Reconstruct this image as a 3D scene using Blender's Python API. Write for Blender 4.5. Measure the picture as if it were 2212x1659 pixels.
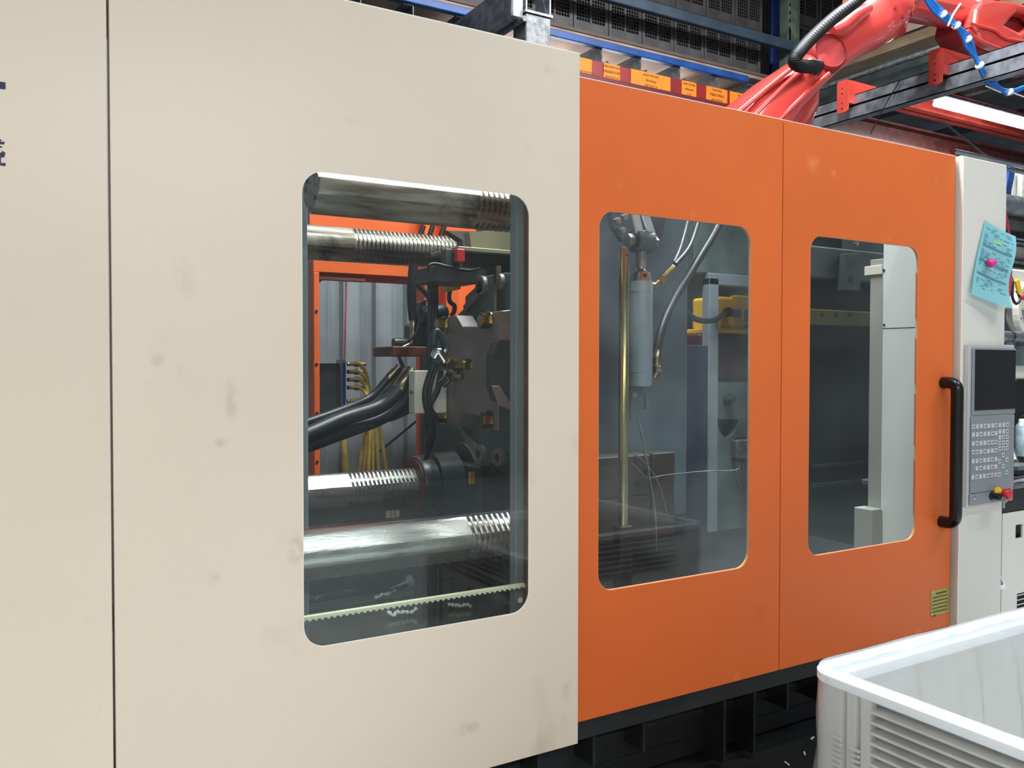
import bpy, bmesh, math, random
from math import sin, cos, pi, radians
from mathutils import Vector, Matrix
random.seed(7)
for o in list(bpy.data.objects): bpy.data.objects.remove(o)
SC = bpy.context.scene
COL = SC.collection

# ------------------------------------------------------------------ camera
F = 1838.0; CX, CY = 1106.0, 829.5
yaw, pitch, roll = radians(30.65), radians(1.314), radians(0.06)
fw = Vector((sin(yaw)*cos(pitch), cos(yaw)*cos(pitch), -sin(pitch)))
rt0 = Vector((cos(yaw), -sin(yaw), 0)); up0 = rt0.cross(fw)
rt = cos(roll)*rt0 + sin(roll)*up0; up = -sin(roll)*rt0 + cos(roll)*up0
CAM = Vector((0, -2.21, 1.55))
cam = bpy.data.objects.new('camera', bpy.data.cameras.new('camera')); COL.objects.link(cam)
cam.matrix_world = Matrix(((rt.x, up.x, -fw.x, CAM.x), (rt.y, up.y, -fw.y, CAM.y), (rt.z, up.z, -fw.z, CAM.z), (0, 0, 0, 1)))
cam.data.sensor_width = 36; cam.data.lens = 36*F/2212; cam.data.clip_start = .05; cam.data.clip_end = 100
SC.camera = cam

# ------------------------------------------------------------------ world, lights, exposure
w = bpy.data.worlds.new('hall_air'); SC.world = w; w.use_nodes = True
w.node_tree.nodes['Background'].inputs[0].default_value = (.82, .9, 1, 1)
w.node_tree.nodes['Background'].inputs[1].default_value = .34
SC.view_settings.view_transform = 'Standard'; SC.view_settings.look = 'None'
SC.view_settings.gamma = 1; SC.view_settings.use_curve_mapping = False
SC.view_settings.exposure = -0.38
LAMPS = [  # x, y, z, length, watts, colour, label
    (2.6, -0.95, 5.4, 2.4, 90, (.95, .98, 1), 'long strip light hanging over the aisle in front of the machine'),
    (-1.8, -5.2, 3.7, 2.4, 260, (1, .80, .62), 'warm strip light hanging behind the photographer, to the left'),
    (1.2, -5.4, 3.7, 2.4, 230, (.9, .98, 1), 'long strip light hanging straight behind the photographer'),
    (5.4, -2.4, 5.4, 2.4, 110, (.95, .98, 1), 'long strip light hanging over the aisle beside the control cabinet'),
    (2.3, 0.45, 5.4, 2.4, 330, (.93, .98, 1), 'long strip light hanging above the cream guard of the machine'),
    (4.6, 1.0, 5.4, 2.4, 260, (.95, .98, 1), 'long strip light hanging above the red robot arm'),
    (4.6, 4.3, 3.85, 2.4, 16, (1, .93, .86), 'work light fixed low behind the red shelf beam, shining up under the rack deck'),  # added uplight, hidden from view, that brightens the deck underside
    (12.9, 5.35, 5.42, 2.4, 250, (.95, .98, 1), 'glowing white strip light under the corrugated roof at upper right'),
]
def lin(c): return tuple(((v/255)/12.92 if v/255 <= .04045 else ((v/255+.055)/1.055)**2.4) for v in c)
for (x, y, z, L, P, colr, lab) in LAMPS:
    ld = bpy.data.lights.new('strip_light_glow', 'AREA'); ld.shape = 'RECTANGLE'; ld.size = L; ld.size_y = .22
    ld.energy = P; ld.color = colr
    lo = bpy.data.objects.new('strip_light_glow', ld); COL.objects.link(lo); lo.location = (x, y, z-.13)
    if lab[:4] == 'work': lo.location = (x, y, z+.14); lo.rotation_euler = (pi, 0, 0)

# ------------------------------------------------------------------ helpers
def ray(px, py): return fw + rt*((px-CX)/F) - up*((py-CY)/F)
def PY(px, py, Y):
    d = ray(px, py); return CAM + d*((Y-CAM.y)/d.y)
def PX(px, py, X):
    d = ray(px, py); return CAM + d*((X-CAM.x)/d.x)
def PZ(px, py, Z):
    d = ray(px, py); return CAM + d*((Z-CAM.z)/d.z)
ROOT = {}
def tag(o, label=None, cat=None, group=None, kind=None):
    if label: o['label'] = label
    if cat: o['category'] = cat
    if group: o['group'] = group
    if kind: o['kind'] = kind
    return o
def T(name, label, cat, loc, group=None):
    o = bpy.data.objects.new(name, None); COL.objects.link(o); o.empty_display_size = .1
    o.location = loc; ROOT[o] = Vector(loc); return tag(o, label, cat, group)
def base_of(p):
    v = Vector((0, 0, 0))
    while p is not None: v += Vector(p.location); p = p.parent
    return v
def link_mesh(name, me, m, parent=None, origin=None):
    """me in world coordinates; gets an origin of its own"""
    vs = me.vertices
    if origin is None:
        if len(vs):
            xs = [v.co.x for v in vs]; ys = [v.co.y for v in vs]; zs = [v.co.z for v in vs]
            origin = Vector(((min(xs)+max(xs))/2, (min(ys)+max(ys))/2, min(zs)))
        else: origin = Vector((0, 0, 0))
    me.transform(Matrix.Translation(-origin))
    if m: me.materials.clear(); me.materials.append(m)
    o = bpy.data.objects.new(name, me); COL.objects.link(o)
    if parent:
        o.parent = parent; o.location = origin - base_of(parent)
    else: o.location = origin
    return o
def catmull(P, n=6):
    P = [Vector(p) for p in P]
    if len(P) < 3 or n < 2: return P
    Q = [P[0]*2-P[1]] + P + [P[-1]*2-P[-2]]; out = []
    for i in range(1, len(Q)-2):
        a, b, c, d = Q[i-1:i+3]
        for k in range(n):
            t = k/n
            out.append(.5*((2*b)+(c-a)*t+(2*a-5*b+4*c-d)*t*t+(3*b-a-3*c+d)*t**3))
    out.append(P[-1]); return out
class MB:
    def __init__(s): s.bm = bmesh.new()
    def box(s, x0, x1, y0, y1, z0, z1, bev=0, seg=1):
        return s.obox(((x0+x1)/2, (y0+y1)/2, (z0+z1)/2), (abs(x1-x0), abs(y1-y0), abs(z1-z0)), None, bev, seg)
    def obox(s, c, size, M=None, bev=0, seg=1):
        mt = Matrix.Translation(c) @ (M.to_4x4() if M else Matrix()) @ Matrix.Diagonal((*size, 1))
        r = bmesh.ops.create_cube(s.bm, size=1, matrix=mt)
        if bev:
            es = list({e for v in r['verts'] for e in v.link_edges})
            bmesh.ops.bevel(s.bm, geom=es, offset=bev, segments=seg, affect='EDGES', profile=.5)
        return s
    def rings(s, R, cap=True, closed=False):
        V = [[s.bm.verts.new(p) for p in r] for r in R]; n = len(V[0])
        k = len(V) if closed else len(V)-1
        for i in range(k):
            a, b = V[i], V[(i+1) % len(V)]
            for j in range(n):
                try: s.bm.faces.new((a[j], a[(j+1) % n], b[(j+1) % n], b[j]))
                except ValueError: pass
        if cap and not closed:
            s.bm.faces.new(V[0][::-1]); s.bm.faces.new(V[-1])
        return s
    def cyl(s, p0, p1, r0, r1=None, n=16):
        p0 = Vector(p0); p1 = Vector(p1); r1 = r0 if r1 is None else r1
        return s.lathe(p0, p1-p0, [(0, r0), ((p1-p0).length, r1)], n)
    def lathe(s, p0, ax, prof, n=24, phase=0):
        ax = Vector(ax).normalized(); p0 = Vector(p0)
        u = ax.orthogonal().normalized(); v = ax.cross(u)
        return s.rings([[p0+ax*d+(u*cos(phase+2*pi*j/n)+v*sin(phase+2*pi*j/n))*max(r, 1e-4) for j in range(n)] for d, r in prof])
    def tube(s, P, r, n=10, sub=6, closed=False):
        P = catmull(P, sub) if sub > 1 else [Vector(p) for p in P]
        m = len(P); rr = r if callable(r) else (lambda t: r)
        t0 = (P[1]-P[0]).normalized(); u = t0.orthogonal().normalized(); R = []
        for i in range(m):
            t = (P[min(i+1, m-1)]-P[max(i-1, 0)]).normalized()
            u = (u - t*u.dot(t)).normalized(); v = t.cross(u); q = rr(i/(m-1))
            R.append([P[i]+(u*cos(2*pi*j/n)+v*sin(2*pi*j/n))*q for j in range(n)])
        return s.rings(R)
    def prism(s, P, d):
        """P ordered 3D loop, extruded by vector d"""
        P = [Vector(p) for p in P]; d = Vector(d)
        a = [s.bm.verts.new(p) for p in P]; b = [s.bm.verts.new(p+d) for p in P]; n = len(P)
        s.bm.faces.new(a); s.bm.faces.new(b[::-1])
        for i in range(n): s.bm.faces.new((a[i], b[i], b[(i+1) % n], a[(i+1) % n]))
        return s
    def ball(s, c, r, sc=(1, 1, 1), u=14, v=9):
        bmesh.ops.create_uvsphere(s.bm, u_segments=u, v_segments=v, radius=r, matrix=Matrix.Translation(c) @ Matrix.Diagonal((*sc, 1))); return s
    def loft(s, S, n=20):
        """S: (centre, u, v, ru, rv, e) superellipse sections"""
        R = []
        for c, u, v, ru, rv, e in S:
            c = Vector(c); row = []
            for j in range(n):
                a = 2*pi*j/n; cc, ss = cos(a), sin(a)
                row.append(c+Vector(u)*ru*math.copysign(abs(cc)**(2/e), cc)+Vector(v)*rv*math.copysign(abs(ss)**(2/e), ss))
            R.append(row)
        return s.rings(R)
    def build(s, name, m, parent=None, smooth=None, label=None, cat=None, group=None, kind=None, bevel=0):
        bmesh.ops.recalc_face_normals(s.bm, faces=s.bm.faces)
        if bevel: bmesh.ops.bevel(s.bm, geom=[e for e in s.bm.edges if e.is_manifold and e.calc_face_angle(0) > .6], offset=bevel, segments=1, affect='EDGES')
        me = bpy.data.meshes.new(name); s.bm.to_mesh(me); s.bm.free()
        if smooth:
            me.polygons.foreach_set('use_smooth', [True]*len(me.polygons)); me.set_sharp_from_angle(angle=radians(smooth))
        return tag(link_mesh(name, me, m, parent), label, cat, group, kind)
def rrect(x0, x1, z0, z1, r, n=6):
    out = []
    for cx, cz, a0 in ((x1-r, z1-r, 0), (x0+r, z1-r, 90), (x0+r, z0+r, 180), (x1-r, z0+r, 270)):
        for k in range(n+1):
            a = radians(a0+90*k/n); out.append((cx+r*cos(a), cz+r*sin(a)))
    return out
def circ(x, z, r, n=16): return [(x+r*cos(2*pi*k/n), z+r*sin(2*pi*k/n)) for k in range(n)]
def plate(name, outer, holes, axis, d0, d1, m, parent=None, bev=0, **kw):
    """flat sheet with holes. axis 'Y': loops are (X,Z), thickness d0..d1 in Y.  'X': loops are (Y,Z).  'Z': loops (X,Y)"""
    cu = bpy.data.curves.new('c', 'CURVE'); cu.dimensions = '2D'; cu.fill_mode = 'BOTH'
    th = abs(d1-d0); cu.extrude = max(th/2-bev, 0); cu.bevel_depth = bev; cu.bevel_resolution = 1; cu.offset = -bev
    for L in [outer]+list(holes):
        sp = cu.splines.new('POLY'); sp.points.add(len(L)-1)
        for i, p in enumerate(L): sp.points[i].co = (p[0], p[1], 0, 1)
        sp.use_cyclic_u = True
    co = bpy.data.objects.new('c', cu); COL.objects.link(co)
    me = bpy.data.meshes.new_from_object(co.evaluated_get(bpy.context.evaluated_depsgraph_get()))
    bpy.data.objects.remove(co); bpy.data.curves.remove(cu)
    mid = (d0+d1)/2
    for v in me.vertices:
        x, y, z = v.co
        v.co = (x, mid+z, y) if axis == 'Y' else (mid+z, x, y) if axis == 'X' else (x, y, mid+z)
    bm = bmesh.new(); bm.from_mesh(me); bmesh.ops.remove_doubles(bm, verts=bm.verts, dist=1e-5)
    bmesh.ops.recalc_face_normals(bm, faces=bm.faces); bm.to_mesh(me); bm.free()
    me.name = name; me.polygons.foreach_set('use_smooth', [False]*len(me.polygons))
    return tag(link_mesh(name, me, m, parent), **kw)
def text(body, size, org, u, v, m, parent, name='lettering', ext=.0006, align='CENTER'):
    cu = bpy.data.curves.new('t', 'FONT'); cu.body = body; cu.size = size; cu.extrude = ext; cu.align_x = align; cu.align_y = 'CENTER'
    co = bpy.data.objects.new('t', cu); COL.objects.link(co)
    me = bpy.data.meshes.new_from_object(co.evaluated_get(bpy.context.evaluated_depsgraph_get()))
    bpy.data.objects.remove(co); bpy.data.curves.remove(cu)
    u = Vector(u).normalized(); v = Vector(v).normalized(); n = u.cross(v); org = Vector(org)
    for q in me.vertices: q.co = org+u*q.co.x+v*q.co.y+n*q.co.z
    me.name = name
    return link_mesh(name, me, m, parent)
def dup(o, loc=None, parent=None, label=None):
    c = o.copy(); COL.objects.link(c)
    if parent is not None: c.parent = parent
    if loc is not None: c.location = loc
    if label: c['label'] = label
    for ch in list(o.children):
        d = ch.copy(); COL.objects.link(d); d.parent = c
        for g in list(ch.children):
            e = g.copy(); COL.objects.link(e); e.parent = d
    return c

# ------------------------------------------------------------------ materials
def M(name, c, rough=.5, metal=0, var=.06, scale=3, bump=.0, bscale=60, c2=None, stretch=None, coat=0, spec=.5, thr=None):
    m = bpy.data.materials.new(name); m.use_nodes = True; nt = m.node_tree; N = nt.nodes; Lk = nt.links
    b = N['Principled BSDF']; b.inputs['Roughness'].default_value = rough; b.inputs['Metallic'].default_value = metal
    b.inputs['Specular IOR Level'].default_value = spec; b.inputs['Coat Weight'].default_value = coat; b.inputs['Coat Roughness'].default_value = .12
    c = lin(c); tc = N.new('ShaderNodeTexCoord'); mp = N.new('ShaderNodeMapping'); Lk.new(tc.outputs['Object'], mp.inputs[0])
    if stretch: mp.inputs['Scale'].default_value = stretch
    nz = N.new('ShaderNodeTexNoise'); nz.inputs['Scale'].default_value = scale; nz.inputs['Detail'].default_value = 5; Lk.new(mp.outputs[0], nz.inputs['Vector'])
    cr = N.new('ShaderNodeValToRGB'); e = cr.color_ramp.elements
    lo = lin(c2) if c2 else tuple(v*(1-var*2) for v in c); hi = c if c2 else tuple(min(1, v*(1+var)) for v in c)
    e[0].position, e[1].position = thr if thr else (.35, .65)
    e[0].color = (*lo, 1); e[1].color = (*hi, 1)
    Lk.new(nz.outputs[0], cr.inputs[0]); Lk.new(cr.outputs[0], b.inputs['Base Color'])
    mr = N.new('ShaderNodeMapRange'); mr.inputs[3].default_value = max(.03, rough-.06); mr.inputs[4].default_value = min(1, rough+.08)
    Lk.new(nz.outputs[0], mr.inputs[0]); Lk.new(mr.outputs[0], b.inputs['Roughness'])
    if bump:
        n2 = N.new('ShaderNodeTexNoise'); n2.inputs['Scale'].default_value = bscale; n2.inputs['Detail'].default_value = 3
        Lk.new(mp.outputs[0], n2.inputs['Vector'])
        bp = N.new('ShaderNodeBump'); bp.inputs['Strength'].default_value = bump; bp.inputs['Distance'].default_value = .01
        Lk.new(n2.outputs[0], bp.inputs['Height']); Lk.new(bp.outputs[0], b.inputs['Normal'])
    return m
def smudged(m, col, scale=2.2, lo=.66, hi=.78, amt=.35, stretch=(1, 1, 1)):
    """grime patches and scuffs on painted sheet"""
    nt = m.node_tree; N = nt.nodes; Lk = nt.links; b = N['Principled BSDF']
    src = b.inputs['Base Color'].links[0].from_socket
    tc = N.new('ShaderNodeTexCoord'); mp = N.new('ShaderNodeMapping'); mp.inputs['Scale'].default_value = stretch; Lk.new(tc.outputs['Object'], mp.inputs[0])
    nz = N.new('ShaderNodeTexNoise'); nz.inputs['Scale'].default_value = scale; nz.inputs['Detail'].default_value = 8; nz.inputs['Roughness'].default_value = .6
    nz.inputs['Distortion'].default_value = .6
    Lk.new(mp.outputs[0], nz.inputs['Vector'])
    mr = N.new('ShaderNodeMapRange'); mr.inputs[1].default_value = lo; mr.inputs[2].default_value = hi; mr.inputs[4].default_value = amt
    Lk.new(nz.outputs[0], mr.inputs[0]); mx = N.new('ShaderNodeMix'); mx.data_type = 'RGBA'
    Lk.new(mr.outputs[0], mx.inputs[0]); Lk.new(src, mx.inputs[6]); mx.inputs[7].default_value = (*lin(col), 1)
    Lk.new(mx.outputs[2], b.inputs['Base Color']); return m
cream = smudged(M('cream_paint', (216, 203, 186), .33, var=.015, scale=1.2, bump=.03, bscale=90), (160, 146, 128), 3.0, .62, .74, .3)
def spots(m, L, col, amt):
    """smears and hand marks at places of their own on the sheet (world X, Z, half width, half height, strength)"""
    nt = m.node_tree; N = nt.nodes; Lk = nt.links; b = N['Principled BSDF']; src = b.inputs['Base Color'].links[0].from_socket
    L = [(*q_[:4], q_[4]*.6) for q_ in L]
    geo = N.new('ShaderNodeNewGeometry'); nz = N.new('ShaderNodeTexNoise'); nz.inputs['Scale'].default_value = 22; nz.inputs['Detail'].default_value = 6; Lk.new(geo.outputs['Position'], nz.inputs['Vector'])
    acc = None
    for X, Z, a, h, st in L:
        mp = N.new('ShaderNodeMapping'); mp.inputs['Scale'].default_value = (1/a, 0, 1/h); mp.inputs['Location'].default_value = (-X/a, 0, -Z/h); Lk.new(geo.outputs['Position'], mp.inputs[0])
        ln = N.new('ShaderNodeVectorMath'); ln.operation = 'LENGTH'; Lk.new(mp.outputs[0], ln.inputs[0])
        mr = N.new('ShaderNodeMapRange'); mr.inputs[1].default_value = 1; mr.inputs[2].default_value = 0; mr.inputs[3].default_value = 0; mr.inputs[4].default_value = st; Lk.new(ln.outputs['Value'], mr.inputs[0])
        if acc is None: acc = mr.outputs[0]
        else:
            ad = N.new('ShaderNodeMath'); ad.operation = 'ADD'; Lk.new(acc, ad.inputs[0]); Lk.new(mr.outputs[0], ad.inputs[1]); acc = ad.outputs[0]
    n2 = N.new('ShaderNodeMapRange'); n2.inputs[1].default_value = .4; n2.inputs[2].default_value = .62; Lk.new(nz.outputs[0], n2.inputs[0])
    mu = N.new('ShaderNodeMath'); mu.operation = 'MULTIPLY'; mu.use_clamp = True; Lk.new(acc, mu.inputs[0]); Lk.new(n2.outputs[0], mu.inputs[1])
    mx = N.new('ShaderNodeMix'); mx.data_type = 'RGBA'; Lk.new(mu.outputs[0], mx.inputs[0]); Lk.new(src, mx.inputs[6]); mx.inputs[7].default_value = (*lin(col), 1)
    Lk.new(mx.outputs[2], b.inputs['Base Color']); return m
def sp(px, py, a, h, st, Y=0): p = PY(px, py, Y); return (p.x, p.z, a, h, st)
spots(cream, [sp(340, 780, .02, .025, .8), (*sp(500, 865, .02, .07, .7),), sp(475, 955, .03, .02, .7), sp(370, 480, .015, .02, .5), sp(460, 1250, .03, .02, .5), sp(640, 1185, .035, .05, 1.2), sp(1010, 1575, .05, .03, .8), sp(1185, 145, .04, .03, .4), sp(1225, 1490, .03, .06, .5), sp(330, 830, .03, .02, .3), sp(760, 260, .03, .02, .3)], (150, 130, 108), 1)
cream_trim_and_highlight = M('cream_trim_and_highlight', (240, 236, 226), .4)  # trim colour; also paints the bright highlight along the guard tops
orange = smudged(M('orange_paint', (216, 106, 52), .42, var=.03, scale=1.5, bump=.03, bscale=90, spec=.2), (235, 130, 75), 5, .68, .72, .35)
spots(orange, [sp(1755, 350, .05, .05, .9, .12), sp(1800, 375, .02, .02, .9, .12), sp(2022, 385, .02, .02, 1, .12), sp(1340, 395, .02, .05, .4, .12)], (240, 150, 96), 1)
spots(orange, [sp(2024, 376, .008, .008, 1.6, .12), sp(1640, 1330, .05, .06, .4, .12), sp(1470, 640, .02, .02, .4, .12)], (90, 50, 30), 1)
orange_in = smudged(M('orange_inner_paint', (226, 96, 34), .45, var=.05), (110, 50, 30), 6, .6, .7, .5)
grime_red = M('grimy_red_primer', (118, 52, 42), .5, c2=(70, 35, 30), scale=8)
white_cab = smudged(M('white_cabinet_paint', (214, 210, 202), .35, var=.015), (150, 140, 128), 5, .66, .72, .3)
white_in = M('white_inner_paint', (222, 228, 226), .4, var=.01)
steel = M('bar_steel', (186, 184, 180), .24, .8, c2=(120, 112, 104), scale=4, stretch=(1, 6, 6), bump=.05, bscale=30, thr=(.3, .5))
steel_old = smudged(M('worn_bar_steel', (178, 172, 162), .34, .75, c2=(110, 98, 84), scale=5, stretch=(.8, 8, 8), bump=.08, bscale=40, thr=(.35, .6)), (60, 50, 42), 6, .55, .7, .7)
cast = M('cast_steel', (138, 130, 128), .45, .15, c2=(108, 96, 94), scale=4, bump=.1, bscale=80)
teal = M('machine_grey_green', (94, 106, 106), .42, c2=(72, 82, 82), scale=5, bump=.05)
teal_dk = M('dark_machine_green', (58, 66, 64), .38, c2=(38, 43, 43), scale=5, bump=.05)
oily = M('oily_bed_steel', (60, 66, 62), .18, c2=(42, 42, 38), scale=5, bump=.02, coat=.4)
galv = M('galvanised_steel', (150, 154, 160), .38, .7, c2=(110, 114, 120), scale=14, bump=.03)
galv_dull = M('dull_galvanised_steel', (120, 122, 124), .5, .5, c2=(84, 86, 88), scale=30)
platen = M('platen_blue_grey', (96, 112, 122), .3, .25, c2=(70, 84, 94), scale=2, bump=.03, bscale=30)
frame_gy = M('blue_grey_frame_paint', (128, 136, 144), .4, var=.05)
black = M('black_rubber', (22, 23, 26), .42, var=.1, bump=.03)
blk_hose = M('black_hose_jacket', (34, 38, 44), .4, c2=(24, 26, 30), scale=12)
blue_hose = M('dark_blue_hose_sleeve', (38, 50, 68), .42, c2=(22, 30, 42), scale=12)
blk_gloss = M('black_gloss_plastic', (14, 14, 16), .28, var=.1)
brass = M('yellow_zinc_brass', (178, 166, 110), .24, 1, c2=(120, 106, 66), scale=20)
brass_rod = M('greasy_brass_rod', (196, 186, 134), .22, 1, c2=(140, 128, 86), scale=10, stretch=(8, 8, .6))
chrome = M('bright_zinc', (210, 214, 218), .14, 1, var=.1)
ferr = M('worn_ferrule_metal', (190, 182, 164), .25, 1, c2=(130, 116, 96), scale=18)
yellow = M('yellow_plastic', (236, 186, 24), .35, var=.04)
yel_hose = M('yellow_hose', (196, 170, 74), .45, c2=(158, 132, 56), scale=10)
robot = M('robot_red_paint', (214, 68, 62), .2, var=.04, scale=2, coat=.6)
robot_dk = M('robot_recess_red', (150, 34, 34), .6, var=.06)
blue_air = M('blue_air_tube', (20, 110, 200), .25, var=.05)
tie_w = M('white_nylon', (236, 236, 232), .4)
rack_blue = M('rack_blue_paint', (34, 84, 160), .4, c2=(28, 66, 124), scale=6)
rack_slate = M('rack_slate_paint', (56, 74, 88), .5, c2=(44, 58, 70), scale=6)
rack_green = M('rack_grey_green_paint', (106, 122, 110), .5, c2=(80, 88, 74), scale=8)
rack_red = M('rack_red_paint', (140, 28, 28), .45, c2=(112, 22, 24), scale=4)
beam_red = M('girder_red_paint', (200, 70, 54), .5, c2=(170, 50, 42), scale=3)
label_or = smudged(M('orange_label_stock', (226, 124, 18), .6, var=.02), (150, 100, 30), 14, .6, .7, .6)
ink = M('black_ink', (30, 26, 26), .6)
deckm = M('board_deck', (176, 150, 134), .7, c2=(140, 116, 102), scale=3)
wood = M('rack_boards', (150, 128, 100), .7, c2=(112, 92, 70), scale=5, stretch=(8, .7, 8))
crate_m = M('dark_crate_plastic', (82, 80, 80), .55, c2=(60, 59, 60), scale=6)
tarp = M('blue_backing_sheet', (24, 58, 128), .5, c2=(16, 36, 84), scale=3)
corr = M('grey_sheet_cladding', (142, 146, 150), .5, .1, c2=(112, 116, 122), scale=1.3, stretch=(6, 6, .5))
roofm = M('roof_sheet', (120, 124, 130), .5, .2, c2=(88, 92, 98), scale=1)
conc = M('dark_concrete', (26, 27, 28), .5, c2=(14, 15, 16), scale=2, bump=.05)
conc_l = M('pale_concrete', (226, 234, 236), .3, c2=(205, 214, 218), scale=1.2, bump=.02)
base_m = M('base_dark_paint', (40, 44, 47), .5, c2=(30, 33, 35), scale=4)
bin_m = M('bin_plastic', (206, 203, 196), .42, var=.015, bump=.02)
rim_lit_m = M('bin_plastic_lit', (244, 246, 246), .35, var=.01)  # lit copy of the bin plastic: overexposed rim brightness put into the colour
alu = M('panel_grey_plastic', (138, 143, 148), .4, .2, var=.03)
alu_l = M('panel_silver_edge', (206, 208, 206), .3, .4, var=.03)
key_m = M('key_light_grey', (186, 190, 192), .5)
key_r = M('key_pink', (206, 130, 134), .5)
key_d = M('key_symbol_dark', (40, 42, 46), .5)
red_btn = M('red_button', (206, 44, 50), .35)
paper = M('cyan_paper', (168, 228, 236), .7, var=.02)
pinkm = M('pink_magnet', (220, 40, 130), .35)
brownbar = M('brown_seal_and_reflection', (134, 96, 84), .5, c2=(80, 50, 44), scale=5)
plate_ol = M('olive_nameplate', (168, 158, 62), .35, .4, c2=(140, 130, 50), scale=8)
trim_o = M('pale_orange_trim', (232, 160, 110), .5)
cyl_m = M('cylinder_grey_paint', (140, 150, 162), .35, var=.02)
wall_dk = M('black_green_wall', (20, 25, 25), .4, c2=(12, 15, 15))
chan_m = M('grey_channel', (158, 158, 152), .5, var=.03)
navy = M('navy_lettering', (22, 34, 66), .5)
cream_pl = M('cream_toothed_plastic', (212, 206, 178), .5)
scrap = M('white_scrap_plastic', (226, 228, 226), .35)
ivory = M('ivory_control_box', (222, 218, 206), .5, var=.02)
duct_w = M('white_casting', (214, 210, 200), .5, var=.03)
moldm = M('mould_steel', (70, 60, 50), .5, .2, c2=(46, 40, 36), scale=4)
red_rope = M('red_sling', (170, 36, 60), .7, c2=(110, 20, 36), scale=60)
coil_m = M('maroon_cable_sleeve', (96, 60, 60), .5, c2=(70, 50, 50), scale=40)

def front_fresnel(N, Lk, ior):
    # Fresnel of a thin sheet: both sides reflect as seen from the air
    geo = N.new('ShaderNodeNewGeometry'); fr = N.new('ShaderNodeFresnel')
    mr = N.new('ShaderNodeMapRange'); mr.inputs[3].default_value = ior; mr.inputs[4].default_value = 1/ior
    Lk.new(geo.outputs['Backfacing'], mr.inputs[0]); Lk.new(mr.outputs[0], fr.inputs[0]); return fr
def glass_mat(name, haze=.03, tint=(.93, .97, .96), rough=.0):
    m = bpy.data.materials.new(name); m.use_nodes = True; nt = m.node_tree; N = nt.nodes; Lk = nt.links
    for n in list(N): N.remove(n)
    out = N.new('ShaderNodeOutputMaterial'); tr = N.new('ShaderNodeBsdfTransparent'); tr.inputs[0].default_value = (*tint, 1)
    gl = N.new('ShaderNodeBsdfGlossy'); gl.inputs['Roughness'].default_value = rough
    df = N.new('ShaderNodeBsdfDiffuse'); df.inputs[0].default_value = (.75, .82, .86, 1)
    fr = front_fresnel(N, Lk, 1.4)
    tc = N.new('ShaderNodeTexCoord'); nz = N.new('ShaderNodeTexNoise'); nz.inputs['Scale'].default_value = 3.5; nz.inputs['Detail'].default_value = 6
    Lk.new(tc.outputs['Object'], nz.inputs['Vector'])
    mr = N.new('ShaderNodeMapRange'); mr.inputs[1].default_value = .4; mr.inputs[2].default_value = .75; mr.inputs[3].default_value = haze*.4; mr.inputs[4].default_value = haze*2
    Lk.new(nz.outputs[0], mr.inputs[0])
    m1 = N.new('ShaderNodeMixShader'); Lk.new(mr.outputs[0], m1.inputs[0]); Lk.new(tr.outputs[0], m1.inputs[1]); Lk.new(df.outputs[0], m1.inputs[2])
    m2 = N.new('ShaderNodeMixShader'); Lk.new(fr.outputs[0], m2.inputs[0]); Lk.new(m1.outputs[0], m2.inputs[1]); Lk.new(gl.outputs[0], m2.inputs[2])
    Lk.new(m2.outputs[0], out.inputs[0]); return m
glass = glass_mat('guard_pane', .005); glass2 = glass_mat('hazy_guard_pane', .024)
def film_mat(op):
    m = bpy.data.materials.new('liner_film'); m.use_nodes = True; nt = m.node_tree; N = nt.nodes; Lk = nt.links
    for n in list(N): N.remove(n)
    out = N.new('ShaderNodeOutputMaterial'); tr = N.new('ShaderNodeBsdfTransparent'); tr.inputs[0].default_value = (.95, .98, 1, 1)
    gl = N.new('ShaderNodeBsdfGlossy'); gl.inputs['Roughness'].default_value = .2
    df = N.new('ShaderNodeBsdfDiffuse'); df.inputs[0].default_value = (.85, .9, .95, 1)
    tl = N.new('ShaderNodeBsdfTranslucent'); tl.inputs[0].default_value = (.85, .9, .95, 1)
    a = N.new('ShaderNodeMixShader'); a.inputs[0].default_value = .4; Lk.new(df.outputs[0], a.inputs[1]); Lk.new(tl.outputs[0], a.inputs[2])
    b = N.new('ShaderNodeMixShader'); b.inputs[0].default_value = op; Lk.new(tr.outputs[0], b.inputs[1]); Lk.new(a.outputs[0], b.inputs[2])
    fr = front_fresnel(N, Lk, 1.5)
    c = N.new('ShaderNodeMixShader'); Lk.new(fr.outputs[0], c.inputs[0]); Lk.new(b.outputs[0], c.inputs[1]); Lk.new(gl.outputs[0], c.inputs[2])
    Lk.new(c.outputs[0], out.inputs[0]); return m
film = film_mat(.32); film_thin = film_mat(.12)
def emis(name, s):
    m = bpy.data.materials.new(name); m.use_nodes = True; b = m.node_tree.nodes['Principled BSDF']
    b.inputs['Emission Color'].default_value = (.95, .98, 1, 1); b.inputs['Emission Strength'].default_value = s; return m
tube_glow = emis('lamp_diffuser', 14); tube_glow2 = emis('bright_lamp_diffuser', 30)
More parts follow.
